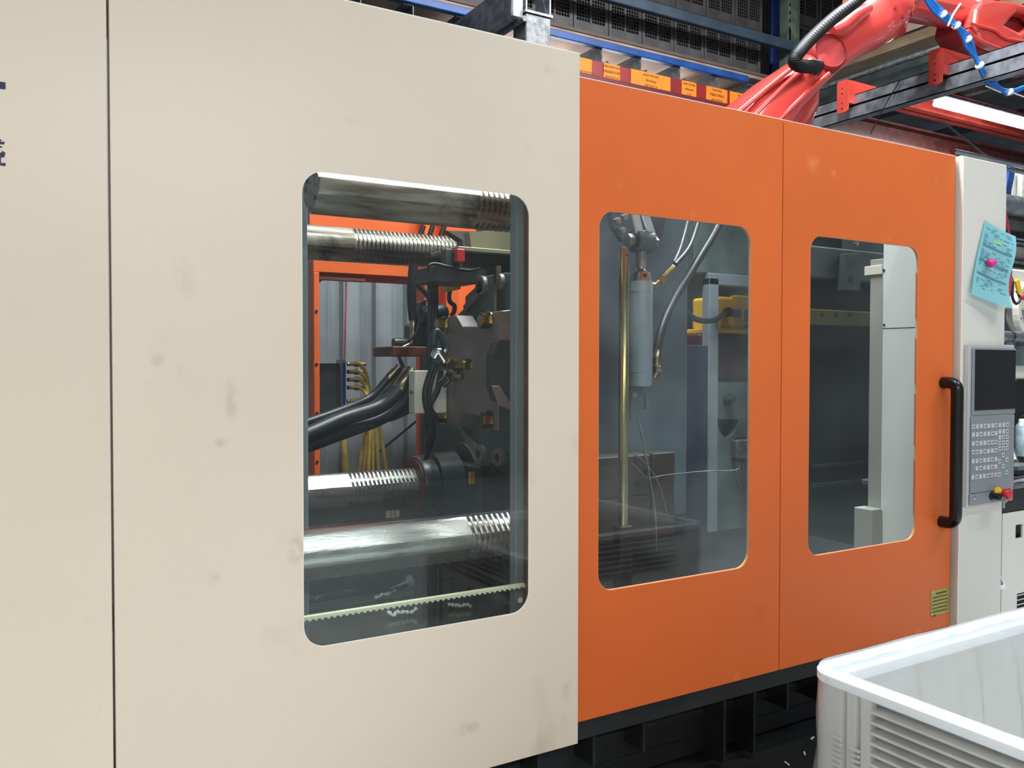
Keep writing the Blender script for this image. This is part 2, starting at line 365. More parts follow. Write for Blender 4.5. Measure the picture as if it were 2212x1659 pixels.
#==SETTING
# ================================================================== setting
MB().box(-8, 26, -8, -1.0, -.1, 0).box(-8, 1.0, -1.0, .12, -.1, 0).box(-8, 26, 3.0, 12, -.1, 0).box(4.2, 26, -1.0, 3.0, -.1, 0).build('floor', conc_l, kind='structure')
MB().box(-8, 4.2, .12, 3.0, -.1, 0).box(1.0, 4.2, -1.0, .12, -.1, 0).build('trim_1', conc, kind='structure', label='oily strip of floor under the machine and by the bin, with the shade there put into its black colour')  # shade under the machine and beside the bin put into the near-black colour
def corrugated(x0, x1, y, z0, z1, pitch=.3, dep=.035):
    mb = MB(); P = []; x = x0
    while x < x1:
        P += [(x, y), (x+pitch*.5, y), (x+pitch*.58, y+dep), (x+pitch*.92, y+dep)]; x += pitch
    P.append((x, y)); a = [mb.bm.verts.new((p[0], p[1], z0)) for p in P]; b = [mb.bm.verts.new((p[0], p[1], z1)) for p in P]
    for i in range(len(P)-1): mb.bm.faces.new((a[i], a[i+1], b[i+1], b[i]))
    return mb
corrugated(-3, 8.6, 3.0, 0, 3.35, .22, .03).build('wall_partition', corr, kind='structure')
corrugated(-8, 26, 11.5, 0, 7, .4, .05).build('wall_back', corr, kind='structure')
mb = MB(); P = []; y = -8
while y < 12: P += [(y, 6.3), (y+.35, 6.3), (y+.4, 6.36), (y+.6, 6.36)]; y += .65
P.append((y, 6.3))
a = [mb.bm.verts.new((-8, p[0], p[1])) for p in P]; b = [mb.bm.verts.new((26, p[0], p[1])) for p in P]
for i in range(len(P)-1): mb.bm.faces.new((a[i], a[i+1], b[i+1], b[i]))
mb.build('ceiling', roofm, kind='structure')
def girder(y, z, x0, x1, h=.34, wd=.26):
    m = MB().box(x0, x1, y-wd/2, y+wd/2, z, z+.03).box(x0, x1, y-wd/2, y+wd/2, z+h, z+h+.03).box(x0, x1, y-.012, y+.012, z, z+h)
    return m
girder(6.1, 5.5, -6, 25).build('roof_girder', beam_red, label='red roof girder running under the corrugated roof beside the glowing strip light', cat='girder')
girder(6.6, PY(1950, 322, 6.6).z, 9.3, 25, .3, .3).build('roof_girder', grime_red, label='dark red girder below the brighter roof girder, above the orange doors', cat='girder')
for i, x in enumerate((9.4, 11.3, 13.4, 15.6)):
    MB().box(x-.06, x+.06, 2.5, 11, 5.9, 6.1).build('purlin', galv_dull, label=['dark purlin under the roof, nearest of the four', 'dark purlin under the roof, second from the robot', 'dark purlin under the roof, third from the robot', 'dark purlin under the roof, farthest of the four'][i], cat='purlin', group='roof purlins')
# strip light fixtures
for (x, y, z, L, Pw, colr, lab) in LAMPS:
    t = T('strip_light', lab, 'ceiling lamp', (x, y, z), 'strip lights of the hall')
    k = -1 if lab[:4] == 'work' else 1
    MB().box(x-L/2-.04, x+L/2+.04, y-.12, y+.12, z, z+k*.05, .01).build('housing', galv, t)
    MB().loft([((x-L/2, y, z-k*.055), (0, 1, 0), (0, 0, 1), .10, .045, 3), ((x+L/2, y, z-k*.055), (0, 1, 0), (0, 0, 1), .10, .045, 3)], 20).build('diffuser', tube_glow2 if x > 12 else tube_glow, t, 40)
    if k > 0:
        for q in (-1, 1): MB().cyl((x+q*L*.35, y, z+.05), (x+q*L*.35, y, 6.3), .006, n=6).build('hanger', galv_dull, t)
    else: MB().box(x-.03, x+.03, 3.44, y, z-.02, z).build('clamp_arm', galv, t)

#==RACK
# ================================================================== pallet rack behind
YR = 3.6
# blue front beam, slate guard beam, red labelled beam
zb = 4.21
MB().box(.8, 6.0, YR-.03, YR+.03, 4.195, 4.255, .006).build('rack_beam', rack_blue, label='bright blue shelf beam under the dark crates', cat='rack beam')
z1 = PY(1345, 0, 3.45).z
MB().box(2, 6.65, 3.42, 3.48, PY(1500, 41, 3.45).z-.055, PY(1500, 41, 3.45).z+.035, .006).build('rack_beam', rack_slate, label='slate grey guard beam crossing in front of the crates', cat='rack beam')
rb = T('rack_beam', 'red shelf beam with a row of orange stock labels above the orange door', 'rack beam', (4.6, 3.42, 3.84))
zr1, zr0, zr_ = PY(1447, 167, 3.4).z, PY(1447, 199, 3.4).z, PY(1447, 216, 3.4).z
MB().box(3.7, 6.3, 3.40, 3.46, zr0, zr1, .005).build('beam', rack_red, rb)
MB().box(3.7, 6.3, 3.38, 3.46, zr_, zr0, .005).build('lower_flange', M('maroon_flange_paint', (96, 26, 34), .45), rb)
LB = [(1252, 1278, ['', '', 'ADD RATE 2%']), (1304, 1339, ['KENWORTH RED', 'MBA0007OPP', 'ADD RATE 2%']), (1363, 1448, ['BLACK PROCESS', 'Shrinking', 'ADD RATE 1%']),
      (1473, 1504, ['LIGHT STONE', 'Almond', 'A 1%']), (1526, 1571, ['TAUPE RED', 'MB83239BLD', 'ADD RATE 2%']), (1577, 1622, ['SILVER', 'GREY', '2%'])]
for a, b, L in LB:
    xa = PY(a, 150, 3.395).x; xb = PY(b, 190, 3.395).x
    lb = MB().box(xa, xb, 3.394, 3.399, zr0+.004, zr1-.003).build('stock_label', label_or, rb)
    for k, s in enumerate(L):
        if s: text(s, .03 if k == 1 else .022, ((xa+xb)/2, 3.3925, zr1-.028-.042*k), (1, 0, 0), (0, 0, 1), ink, lb)
# board deck and galvanised channels
MB().box(.8, 6.62, YR+.03, 4.9, 4.27, 4.30).build('rack_deck', deckm, label='tan board deck seen from below between blue and red beams', cat='shelf deck')
XC = [PY(p, q, YR+.04).x for p, q in ((775, 5), (888, 20), (1000, 40), (1105, 60), (1294, 110), (1378, 130), (1462, 150), (1543, 170), (1620, 190))]
for i, x in enumerate(XC):
    if i == 3: continue
    c = MB(); y0, y1 = YR+.0, 4.85
    c.box(x-.004, x+.004, y0, y1, 4.09, 4.19).box(x-.08, x+.004, y0, y1, 4.185, 4.194).box(x, x+.07, y0, y1, 4.085, 4.094)
    c.box(x+.062, x+.07, y0, y1, 4.09, 4.11)
    nm = ['first', 'second', 'third', '', 'fourth', 'fifth', 'sixth', 'seventh', 'eighth'][i]
    c.build('deck_channel', galv_dull, label='galvanised channel under the board deck, %s from the left' % nm, cat='channel', group='galvanised channels under the deck')
# tan packing board behind blue beam
# uprights
for (pxa, nm) in ((1707, 'tall grey green slotted rack upright left of the black robot hose'),):
    x = PY(pxa, 60, 3.55).x
    t = T('rack_upright', nm, 'rack upright', (x, 3.55, 0))
    holes = []
    z = 4.0
    while z < 5.9:
        holes.append([(x-.072, z), (x-.045, z), (x-.05, z+.03), (x-.067, z+.03)]); z += .075
    plate('slotted_face', [(x-.09, 0), (x-.01, 0), (x-.01, 6.1), (x-.09, 6.1)], holes, 'Y', 3.5, 3.504, rack_green, t)
    MB().box(x-.09, x-.085, 3.504, 3.6, 0, 6.1).box(x-.01, x+.07, 3.53, 3.535, 0, 6.1).box(x+.066, x+.07, 3.5, 3.6, 0, 6.1).build('side_flange', rack_green, t)
    MB().box(x-.088, x+.068, 3.596, 3.6, 0, 6.1).build('back_web', teal_dk, t)
xb = PY(1683, 80, 3.8).x
MB().box(xb-.12, xb+.1, 3.78, 3.82, 4.3, 6.1, .005).build('backing_sheet', tarp, label='dark blue vertical sheet between crates and rack upright', cat='sheet')
MB().box(6.85, 8.9, 4.7, 4.75, 4.6, 6.1).build('backing_sheet', tarp, label='wide dark blue sheet hanging behind the robot elbow', cat='sheet')
# crates
def crate(x, y, z, wd, h, label, group):
    t = T('crate', label, 'crate', (x+wd/2, y, z), group)
    g = .006; w2 = wd-g; base = h*.22
    b = MB().box(x+.001, x+w2-.001, y+.021, y+.5, z, z+.03)
    b.box(x, x+w2, y, y+.02, z, z+base, .004)
    b.box(x+.0005, x+.03, y-.0015, y+.019, z+.001, z+h-.001).box(x+w2-.03, x+w2-.0005, y-.0015, y+.019, z+.001, z+h-.001).box(x+w2/2-.01, x+w2/2+.01, y-.0015, y+.019, z+.001, z+h-.001)
    b.box(x, x+w2, y-.006, y+.02, z+h-.03, z+h, .003)
    b.box(x+.001, x+.012, y+.021, y+.479, z+.031, z+h-.002).box(x+w2-.012, x+w2-.001, y+.021, y+.479, z+.031, z+h-.002).box(x, x+w2, y+.48, y+.499, z+.031, z+h-.001)
    b.build('frame', crate_m, t)
    for k in (0, 1):
        xa = x+.03+k*(w2/2-.02); xb2 = xa+w2/2-.04; m = MB()
        nx, nz = 5, 10
        for i in range(nx+1):
            q = xa+(xb2-xa)*i/nx; m.box(q-.0025, q+.0025, y+.004, y+.012, z+base, z+h-.03)
        for j in range(nz+1):
            q = z+base+(h-.03-base)*j/nz; m.box(xa, xb2, y+.003, y+.011, q-.0025, q+.0025)
        m.build('mesh_window', crate_m, t)
    return t
bx = [PY(p, q, 3.72).x for p, q in ((1227, 60), (1299, 80), (1367, 90), (1434, 110), (1498, 120), (1557, 140), (1615, 150), (1670, 165))]
wd = .36
zc = 4.33
x = bx[0]-wd*4; n = 0
ordn = ['first', 'second', 'third', 'fourth', 'fifth', 'sixth', 'seventh', 'eighth', 'ninth', 'tenth', 'eleventh', 'twelfth']
while n < 11 and x < 6.2:
    crate(x, 3.66, zc, wd, .40, 'dark plastic crate standing on the rack deck, %s from the left in the bottom row' % ordn[n], 'dark crates in the bottom row')
    crate(x+.02, 3.66, zc+.41, wd, .40, 'dark plastic crate stacked on the bottom row, %s from the left in the upper row' % ordn[n], 'dark crates in the upper row')
    x += wd+.004; n += 1
MB().box(.8, 6.62, 3.62, 4.9, 4.302, 4.328).build('pallet_board', M('tan_pallet_board', (96, 84, 74), .7), label='thin brown board between the crates and the blue beam', cat='board')
for i in range(3):
    crate(6.95+i*.42, 3.9, 4.55, .40, .5, 'dark plastic crate beyond the rack upright behind the robot, %s from the left, lower' % ordn[i], 'dark crates beyond the upright')
    crate(6.95+i*.42, 3.9, 5.06, .40, .5, 'dark plastic crate beyond the rack upright behind the robot, %s from the left, upper' % ordn[i], 'dark crates beyond the upright')
MB().box(6.8, 8.6, 3.86, 3.92, 4.42, 4.52, .005).build('rack_beam', rack_blue, label='short blue beam right of the rack upright, behind the robot hose', cat='rack beam')

# ================================================================== steel post with brackets above cream guard
yp = 2.4
xL = PY(1136, 60, yp).x; xR = PY(1190, 60, yp).x; zt = PY(1160, 32, yp).z
t = T('steel_post', 'grey galvanised post with a capped top behind the cream guard', 'post', ((xL+xR)/2, yp, 0))
MB().box(xL, xR, yp, yp+.16, 0, zt, .006).build('column', galv_dull, t)
MB().box(xL-.01, xR+.01, yp-.01, yp+.17, zt, zt+.015).box(xL, xL+.01, yp, yp+.16, zt+.015, zt+.5).box(xR-.01, xR, yp, yp+.16, zt+.015, zt+.5).build('top_cap', galv, t)
MB().prism([(xR-.012, yp+.02, zt+.015), (xR-.012, yp+.16, zt+.015), (xR-.012, yp+.16, zt+.35)], (-.006, 0, 0)).build('gusset', galv, t)
MB().box(xL-.09, xL-.0, yp+.02, yp+2.0, zt-.04, zt+.2, .01).build('cross_member', galv, label='pale grey box beam running back from the post cap', cat='beam')
MB().cyl((xL-.02, yp-.02, zt-.05), (xL-.02, yp+.35, zt-.05), .018, n=10).build('grey_rod', galv_dull, label='short round rod beside the post cap', cat='rod')

# ================================================================== galvanised cross beam, red brackets, boards
XB = 5.5
za = PX(1900, 187, XB); 
def zx(px, py, X=XB): return PX(px, py, X)
ztop = zx(2000, 155).z; zmid = zx(2000, 180).z; zbot = zx(2000, 210).z
t = T('cross_beam', 'long galvanised double channel beam slanting behind the robot arm', 'beam', (XB, 1.2, zbot))
for a, b in ((ztop, zmid+.002), (zmid-.002, zbot)):
    MB().box(XB, XB+.006, -2.0, 4.5, b, a).box(XB, XB+.09, -2.0, 4.5, a-.006, a).box(XB, XB+.09, -2.0, 4.5, b, b+.006).build('channel', galv, t)
for i, (px, py) in enumerate(((1825, 212), (2026, 148))):
    p = PX(px, py, XB-.05)
    b = T('bracket', ['red drilled steel bracket on the galvanised beam, lower left one', 'red drilled steel bracket on the galvanised beam, upper right one'][i], 'bracket', (p.x, p.y, p.z-.08), 'red brackets')
    hs = [circ(p.y+.01, p.z+k, .008, 8) for k in (-.08, -.04, .03, .07)]
    plate('drilled_face', rrect(p.y-.045, p.y+.055, p.z-.11, p.z+.13, .02, 3), hs, 'X', p.x-.02, p.x-.012, beam_red, b)
    MB().box(p.x-.012, p.x+.4, p.y-.05, p.y-.04, p.z-.05, p.z+.12).build('arm_plate', beam_red, b)
XD = 6.4
pp = PX(2065, 92, XD); q = PX(1770, 190, XD)
t = T('rail_pipe', 'grey round pipe with a white ball end under the boards', 'pipe', (XD, 1, q.z))
MB().cyl((XD, pp.y, pp.z), (XD, 5.0, pp.z), .022, n=12).build('pipe', galv_dull, t, 40)
MB().ball((XD, pp.y, pp.z), .058, (1, 1.1, 1), 18, 12).build('ball_end', ivory, t, 80)
MB().box(XD+.1, XD+.16, -.5, 5, pp.z-.28, pp.z-.06).build('dark_rail', teal_dk, label='dark steel rail behind the grey pipe', cat='rail')
MB().box(XD+.2, XD+.26, -.5, 5, pp.z-.0, pp.z+.12).build('dark_rail', teal_dk, label='dark steel rail just below the stacked boards', cat='rail')
p2 = PX(1950, 100, 7.0)
for k in range(4):
    MB().box(7.0+.01*k, 7.9, -1.0, 3.85, p2.z+.0+k*.028, p2.z+.024+k*.028).build('long_board', wood, label='thin wooden board in the stack behind the robot arm, %s from the bottom' % ordn[k], cat='board', group='stacked boards')
MB().box(7.0, 7.9, -1.0, 3.85, p2.z+.115, p2.z+.27).build('long_board', deckm, label='thick tan board on top of the stack behind the robot arm', cat='board')
MB().box(7.8, 9.6, -2.4, -1.0, 5.1, 5.6).build('cardboard_pack', deckm, label='tan package on the shelf at the upper right corner behind the wrist', cat='package')
a = PX(1945, 172, XB-.02); b = PX(1880, 290, XB-.02)
MB().tube([a, a.lerp(b, .5)+Vector((0, .01, 0)), b], .004, 6).build('hanging_cable', black, label='thin black cord hanging across the galvanised beam', cat='cord')
# chain
a = PY(2040, 266, 4.2); b = PY(2150, 352, 4.2); t = T('hanging_chain', 'grey chain hanging diagonally below the roof at right', 'chain', a)
lk = None
for k in range(34):
    p = a.lerp(b, k/33); d = (b-a).normalized(); u = d.cross(Vector((0, 1, 0))).normalized() if k % 2 else Vector((0, 1, 0))
    m = MB(); P = [p+d*.026*cos(2*pi*j/8)+u*.014*sin(2*pi*j/8) for j in range(9)]
    m.tube(P, .0045, 5, 1).build('link', galv_dull, t)
MB().box(17.1, 17.45, 6.9, 7.0, 0, 6.3, .01).build('hall_column', galv_dull, label='grey drilled hall column at the far right edge', cat='column')
#==ROBOT
# ================================================================== robot arm
Y0 = 1.3
r = T('robot_arm', 'glossy red industrial robot arm reaching over the orange doors', 'robot', (3.9, Y0, 2.3))
def sec(px, py, half, dpt, ang, e=2.6, Y=Y0):
    c = PY(px, py, Y); k = (c-CAM).dot(fw)/F
    u = Vector((cos(radians(ang)), 0, sin(radians(ang))))
    return (c, u, Vector((0, 1, 0)), half*k*1.05, dpt, e)
MB().loft([sec(1585, 330, 62, .17, -50, 4), sec(1625, 268, 56, .16, -48, 4), sec(1677, 212, 46, .15, -44, 3.4), sec(1736, 163, 38, .13, -44, 3), sec(1777, 130, 36, .12, -46, 2.6), sec(1820, 93, 42, .13, -50, 2.4),
           sec(1860, 62, 52, .15, -52, 2.3), sec(1890, 38, 58, .15, -55, 2.3), sec(1925, 8, 52, .13, -60, 2.3)], 28).build('lower_link', robot, r, 45)
def P3(px, py, Y): return PY(px, py, Y)
# raised edges of the lower link
for L in ([(1570, 262), (1655, 192), (1716, 143)], [(1600, 280), (1690, 188), (1735, 150)], [(1640, 300), (1738, 205), (1790, 160)]):
    MB().tube([P3(a, b, Y0-.145) for a, b in L], .016, 8).build('link_rib', robot, r, 60)
MB().loft([sec(1690, 300, 40, .1, -30, 2.5, 1.45), sec(1715, 262, 36, .09, -40, 2.5, 1.45), sec(1742, 222, 24, .08, -50, 2.4, 1.45), sec(1757, 196, 8, .05, -60, 2, 1.45)], 18).build('rear_lobe', robot, r, 50)
# dish with conduit outlet
c = P3(1800, 112, Y0-.15)
MB().lathe(c+Vector((0, .06, 0)), (-.35, -1, .1), [(0, .12), (.05, .115), (.065, .1), (.05, .095), (.035, .03)], 28).build('outlet_dish', robot_dk, r, 40)
MB().loft([sec(1790, 70, 14, .05, -50, 2, Y0-.12), sec(1815, 62, 18, .06, -50, 2, Y0-.12), sec(1840, 40, 18, .06, -50, 2, Y0-.12), sec(1870, 20, 12, .05, -50, 2, Y0-.12)], 16).build('casting_bulge', robot, r, 60)
# elbow
c = P3(1905, 12, Y0)
MB().lathe(c+Vector((0, .2, 0)), (0, -1, 0), [(0, .14), (.02, .16), (.3, .16), (.34, .14), (.36, .1)], 32).build('elbow_housing', robot, r, 40)
for k in range(8):
    a = 2*pi*k/8; q = c+Vector((.12*cos(a), -.145, .12*sin(a)))
    MB().lathe(q, (0, -1, 0), [(0, .012), (.012, .012)], 6).build('cover_bolt', robot_dk, r)
MB().loft([sec(1925, 66, 26, .09, -20, 2.3), sec(1915, 40, 45, .11, -25, 2.3), sec(1905, 10, 50, .12, -30, 2.3)], 18).build('lower_fin', robot, r, 50)
# forearm
a = P3(1925, -2, Y0); b = P3(2100, 36, Y0)
MB().lathe(a, b-a, [(0, .15), (.06, .15), (.09, .125), (.12, .125), (.14, .115), ((b-a).length-.06, .105), ((b-a).length-.04, .12), ((b-a).length+.02, .12)], 32).build('forearm_tube', robot, r, 35)
W = [(2088, 60), (2093, 25), (2104, 10), (2130, 5), (2170, 9), (2230, 24), (2290, 45), (2300, 120), (2262, 150), (2212, 148), (2200, 144), (2190, 130), (2170, 120), (2128, 104), (2106, 92), (2098, 76)]
Wp = [P3(a, b, 1.2) for a, b in W]
H = [P3(a, b, 1.2) for a, b in ((2154, 60), (2179, 31), (2212, 38), (2222, 52), (2186, 76))]
plate('wrist_housing', [(p.x, p.z) for p in Wp], [[(p.x, p.z) for p in H]], 'Y', 1.14, 1.24, robot, r, bev=.022)
plate('wrist_body', [(p.x, p.z) for p in Wp], [], 'Y', 1.24, 1.44, robot_dk, r, bev=.02)
MB().tube([P3(a, b, 1.12) for a, b in ((2090, 66), (2108, 82), (2135, 96), (2168, 108), (2185, 112), (2196, 124), (2212, 128), (2250, 132))], .012, 8).build('wrist_seam', robot, r, 60)
MB().tube([P3(a, b, 1.13) for a, b in ((2094, 50), (2130, 60), (2150, 66), (2172, 82), (2212, 90))], .01, 8).build('wrist_edge', robot, r, 60)
# conduit
def ringed(P, r0, amp, n, sub=14):
    return lambda t: r0+amp*(1 if int(t*n) % 2 else -1)
hp = [P3(1880, -25, 1.08), P3(1850, 2, 1.06), P3(1800, 40, 1.04), P3(1752, 84, 1.02), P3(1722, 118, 1.0), P3(1716, 133, 1.0), P3(1728, 142, 1.02), P3(1750, 144, 1.08), P3(1768, 142, 1.16)]
MB().tube(hp, lambda t: .036+.0012*sin(t*520), 14, 40).build('cable_conduit', M('matt_black_conduit', (16, 17, 20), .55, spec=.3), r, 60)
MB().lathe(hp[-1]+Vector((.03, .06, 0)), hp[-2]-hp[-1], [(0, .055), (.06, .055), (.07, .045), (.09, .045)], 18).build('conduit_gland', black, r, 40)
# blue air lines
t = T('air_hose_bundle', 'bright blue air hoses tied along the robot forearm', 'hose', P3(2100, 110, 1.05))
bp = [(1996, -12), (2018, 16), (2042, 38), (2066, 56), (2084, 78), (2094, 100), (2108, 125), (2124, 152), (2140, 176), (2160, 192), (2180, 198), (2200, 192), (2235, 178)]
for dx, dy in ((0, 0), (7, -3), (-4, 5)):
    MB().tube([P3(a+dx*(1 if i % 3 else .2), b+dy*(1 if i % 3 else .2), 1.04) for i, (a, b) in enumerate(bp)], .0115, 8).build('air_tube', blue_air, t, 60)
for a, b in ((2036, 30), (2066, 54), (2090, 84), (2116, 140), (2180, 198)):
    q = P3(a, b, 1.03); MB().lathe(q-Vector((.004, 0, 0)), (P3(a+14, b+20, 1.03)-q), [(0, .028), (.012, .028)], 12).build('cable_tie', tie_w, t)
MB().tube([P3(2075, 8, 1.0), P3(2060, 30, .98), P3(2048, 56, 1.0)], .006, 6).build('tie_strap', tie_w, t, 60)
for s in ((2130, 186, 2162, 200), (2180, 198, 2214, 210)):
    MB().tube([P3(s[0], s[1], 1.03), P3(s[2], s[3], 1.03)], .004, 6, 1).build('tie_tail', tie_w, t)
#==PANELS
# ================================================================== cream guards and orange doors
YC = 0.0; YO = .12
t = T('machine_guard', 'plain cream sheet guard at the far left with part of a blue sign', 'guard panel', (-.9, 0, .34))
MB().box(-2.2, .2075, YC, YC+.05, .338, 2.524, .004, 2).build('sheet', cream, t)
# cut-off characters of the sign
def navy_shape(L, nm='sign_stroke'):
    MB().prism([PY(a, b, -.001) for a, b in L], (0, .002, 0)).build(nm, navy, t)
navy_shape([(-60, 168), (12, 178), (12, 193), (-60, 185)])
navy_shape([(-6, 296), (4, 303), (-1, 306), (10, 306), (9, 312), (-6, 311)])
navy_shape([(-6, 314), (6, 317), (-6, 323)])
navy_shape([(-6, 329), (2, 330), (5, 326), (12, 330), (9, 340), (2, 340), (2, 352), (12, 352), (12, 359), (-30, 352), (-30, 348), (-4, 351), (-4, 340), (-6, 338)])
W1 = (.668, 1.371, .7915, 2.062); W2 = (1.722, 2.438, .7735, 2.073); W3 = (2.769, 3.471, .7735, 2.07)
t = T('cream_guard_door', 'wide cream sheet guard with a tall rounded window onto the tie bars', 'guard door', (.88, 0, .34))
plate('door_sheet', [(.2125, .338), (1.556, .338), (1.556, 2.524), (.2125, 2.524)], [rrect(*W1, .062, 8)], 'Y', YC, YC+.005, cream, t, bev=.0012)
for a_, b_ in (((.2125, .2525), (.338, 2.524)), ((1.516, 1.556), (.338, 2.524))): MB().box(*a_, YC+.005, YC+.045, *b_, .002).build('edge_fold', cream, t)
for b_ in ((.338, .37), (2.495, 2.524)): MB().box(.2525, 1.516, YC+.005, YC+.045, *b_, .002).build('edge_fold', cream, t)
plate('window_trim', rrect(W1[0]-.0005, W1[1]+.0005, W1[2]-.0005, W1[3]+.0005, .0625, 8), [rrect(W1[0]+.0012, W1[1]-.0012, W1[2]+.0012, W1[3]-.0012, .061, 8)], 'Y', YC+.0008, YC+.004, cream_trim_and_highlight, t)
plate('window_pane', rrect(W1[0]+.002, W1[1]-.002, W1[2]+.002, W1[3]-.002, .06, 8), [], 'Y', YC+.002, YC+.0045, glass, t)
MB().box(.2125, 1.556, YC+.0, YC+.045, 2.524, 2.5275).build('top_return', cream_trim_and_highlight, t)  # highlight along the guard's top fold, put into its pale colour
MB().lathe((1.34, YC+.002, .83), (0, -1, 0), [(0, .009), (.001, .009)], 20).build('pane_mark', M('etched_mark', (120, 126, 124), .6), t)
def door(x0, x1, W, lab, glassm):
    t = T('safety_door', lab, 'machine door', ((x0+x1)/2, YO, .344))
    plate('door_sheet', [(x0, .344), (x1, .344), (x1, 2.502), (x0, 2.502)], [rrect(*W, .062, 8)], 'Y', YO, YO+.005, orange, t, bev=.0012)
    for a_ in ((x0, x0+.04), (x1-.04, x1)): MB().box(*a_, YO+.005, YO+.04, .344, 2.502, .002).build('edge_fold', orange, t)
    for b_ in ((.344, .38), (2.475, 2.502)): MB().box(x0+.04, x1-.04, YO+.005, YO+.04, *b_, .002).build('edge_fold', orange, t)
    MB().box(x0, x1, YO, YO+.04, 2.502, 2.5045).build('top_edge_highlight', cream_trim_and_highlight, t)  # pale strip paints the highlight on the orange door's top
    plate('window_pane', rrect(W[0]+.001, W[1]-.001, W[2]+.001, W[3]-.001, .06, 8), [], 'Y', YO+.002, YO+.0045, glassm, t)
    plate('window_trim', rrect(W[0]-.0005, W[1]+.0005, W[2]-.0005, W[3]+.0005, .0625, 8), [rrect(W[0]+.0012, W[1]-.0012, W[2]+.0012, W[3]-.0012, .061, 8)], 'Y', YO+.001, YO+.012, trim_o, t)
    return t
d1 = door(1.50, 2.6055, W2, 'orange machine door with a rounded window, next to the cream guard', glass2)
d2 = door(2.6095, 3.735, W3, 'orange machine door with a black pull handle, next to the white cabinet', glass)
# interlock slots strip on door 2 edge of window
for a, b in ((590, 690), (730, 830), (850, 960), (990, 1110)):
    pa = PY(1982, a, .135); pb = PY(1982, b, .135)
    MB().box(W3[1]-.010, W3[1]-.004, YO+.005, YO+.008, pb.z, pa.z).build('edge_tab', orange, d2)
MB().box(3.735, 3.752, YO+.01, YO+.05, .344, 2.48).build('edge_seal', brownbar, d2)
# handle
zh0, zh1 = PY(2040, 1128, .1).z, PY(2040, 827, .1).z
hx = PY(2034, 980, YO).x
def pxof(x, y): d = Vector((x, y, 1.2))-CAM; return CX+F*d.dot(rt)/d.dot(fw)
ho_ = .0
while pxof(hx, YO-ho_) < 2066: ho_ += .001
c_ = .035
HP = [(hx, YO, zh1), (hx, YO-ho_+c_+.005, zh1)] + [(hx, YO-ho_+c_*(1-sin(a)), zh1-c_*(1-cos(a))) for a in (.5, 1.1)] + [(hx, YO-ho_, zh1-c_-.01)]
HP += [(hx, YO-ho_, zh0+(zh1-zh0)*k/6) for k in (4.8, 3, 1.2)]
HP += [(hx, YO-ho_, zh0+c_+.01)] + [(hx, YO-ho_+c_*(1-sin(a)), zh0+c_*(1-cos(a))) for a in (1.1, .5)] + [(hx, YO-ho_+c_+.005, zh0), (hx, YO, zh0)]
ho = MB().tube(HP, .0265, 18, 6).build('pull_handle', blk_gloss, d2, 60)
# nameplate
pa = PY(2010, 1278, YO); pb = PY(2050, 1270, YO); pc = PY(2010, 1332, YO)
npl = MB().box(pa.x, pb.x, YO-.002, YO, pc.z, pa.z+.003).build('nameplate', plate_ol, d2, label='olive nameplate')
for k in range(7):
    z = pa.z-.012-.0165*k; L = ['SAFETY NOTE', '1 KEEP THE DOOR SHUT WHEN', 'THE MACHINE IS RUNNING', '2 STOP THE MACHINE BEFORE', 'OPENING THE DOOR AND', 'CHECK THE LOCK EACH DAY', 'STOP'][k]
for k in range(7):
    z = pa.z-.014-.0165*k
    wdt = (pb.x-pa.x)*(.55 if k == 0 else .2 if k == 6 else .82); x0 = pa.x+(.04 if k == 0 else .012)
    n = 3 if k == 0 else 9
    rr_ = random.Random(k); xx = x0; mm = MB()
    while xx < x0+wdt:
        ww = rr_.uniform(.005, .014); mm.box(xx, min(xx+ww, x0+wdt), YO-.0028, YO-.002, z-.002*(1.5 if k == 0 else 1), z+.002*(1.5 if k == 0 else 1)); xx += ww+.003
    mm.build('engraved_line', ink, npl)
for x in (pa.x+.008, pb.x-.008):
    for z in (pc.z+.008, pa.z-.004): MB().lathe((x, YO-.002, z), (0, -1, 0), [(0, .004), (.002, .003)], 8).build('rivet', chrome, npl)

# ================================================================== white cabinet, paper, control panel
XC0, XC1 = 3.752, 4.115
t = T('control_cabinet', 'narrow white cabinet column right of the orange doors', 'cabinet', ((XC0+XC1)/2, .3, .1))
MB().box(XC0, XC1, .10, .40, .25, 2.505, .004, 2).build('cabinet_body', white_cab, t)
MB().box(XC0, XC0+.006, .094, .1, .25, 2.5).build('edge_strip', cream_trim_and_highlight, t)
MB().box(XC0+.02, XC1, .12, .4, 0, .25).build('plinth', base_m, t)
# control panel
x0, x1 = PY(2090, 900, .078).x, PY(2190, 900, .078).x
t = T('control_panel', 'grey machine control panel with dark screen and rows of keys', 'control panel', (3.8, -.02, .93))
yf = .078; zt_, zb_ = PY(2140, 744, .078).z, PY(2090, 1095, .078).z
zs = PY(2140, 897, yf).z; zl = PY(2140, 1060, yf).z
MB().box(x0, x1, yf, .10, zb_, zt_, .006, 2).build('housing', alu_l, t)
MB().box(x0+.024, x1-.002, yf-.008, yf, zs+.004, zt_-.018, .003).build('screen_bezel', alu, t)
MB().box(x0+.04, x1-.008, yf-.011, yf-.008, PY(2140, 885, yf).z, zt_-.026, .002).build('screen', blk_gloss, t)
kb = MB().box(x0+.02, x1-.006, yf-.008, yf, zl, zs, .003).build('keypad_plate', alu, t)
lp = MB().box(x0+.016, x1-.01, yf-.008, yf, zb_+.004, zl-.003, .003).build('switch_plate', alu, t)
proto = None
Kx0 = PY(2103, 920, yf-.01).x; Kx1 = PY(2176, 915, yf-.01).x; dxk = (Kx1-Kx0)/9
Kz = [PY(2140, y, yf).z for y in (919, 936, 955, 973, 992, 1008, 1026)]
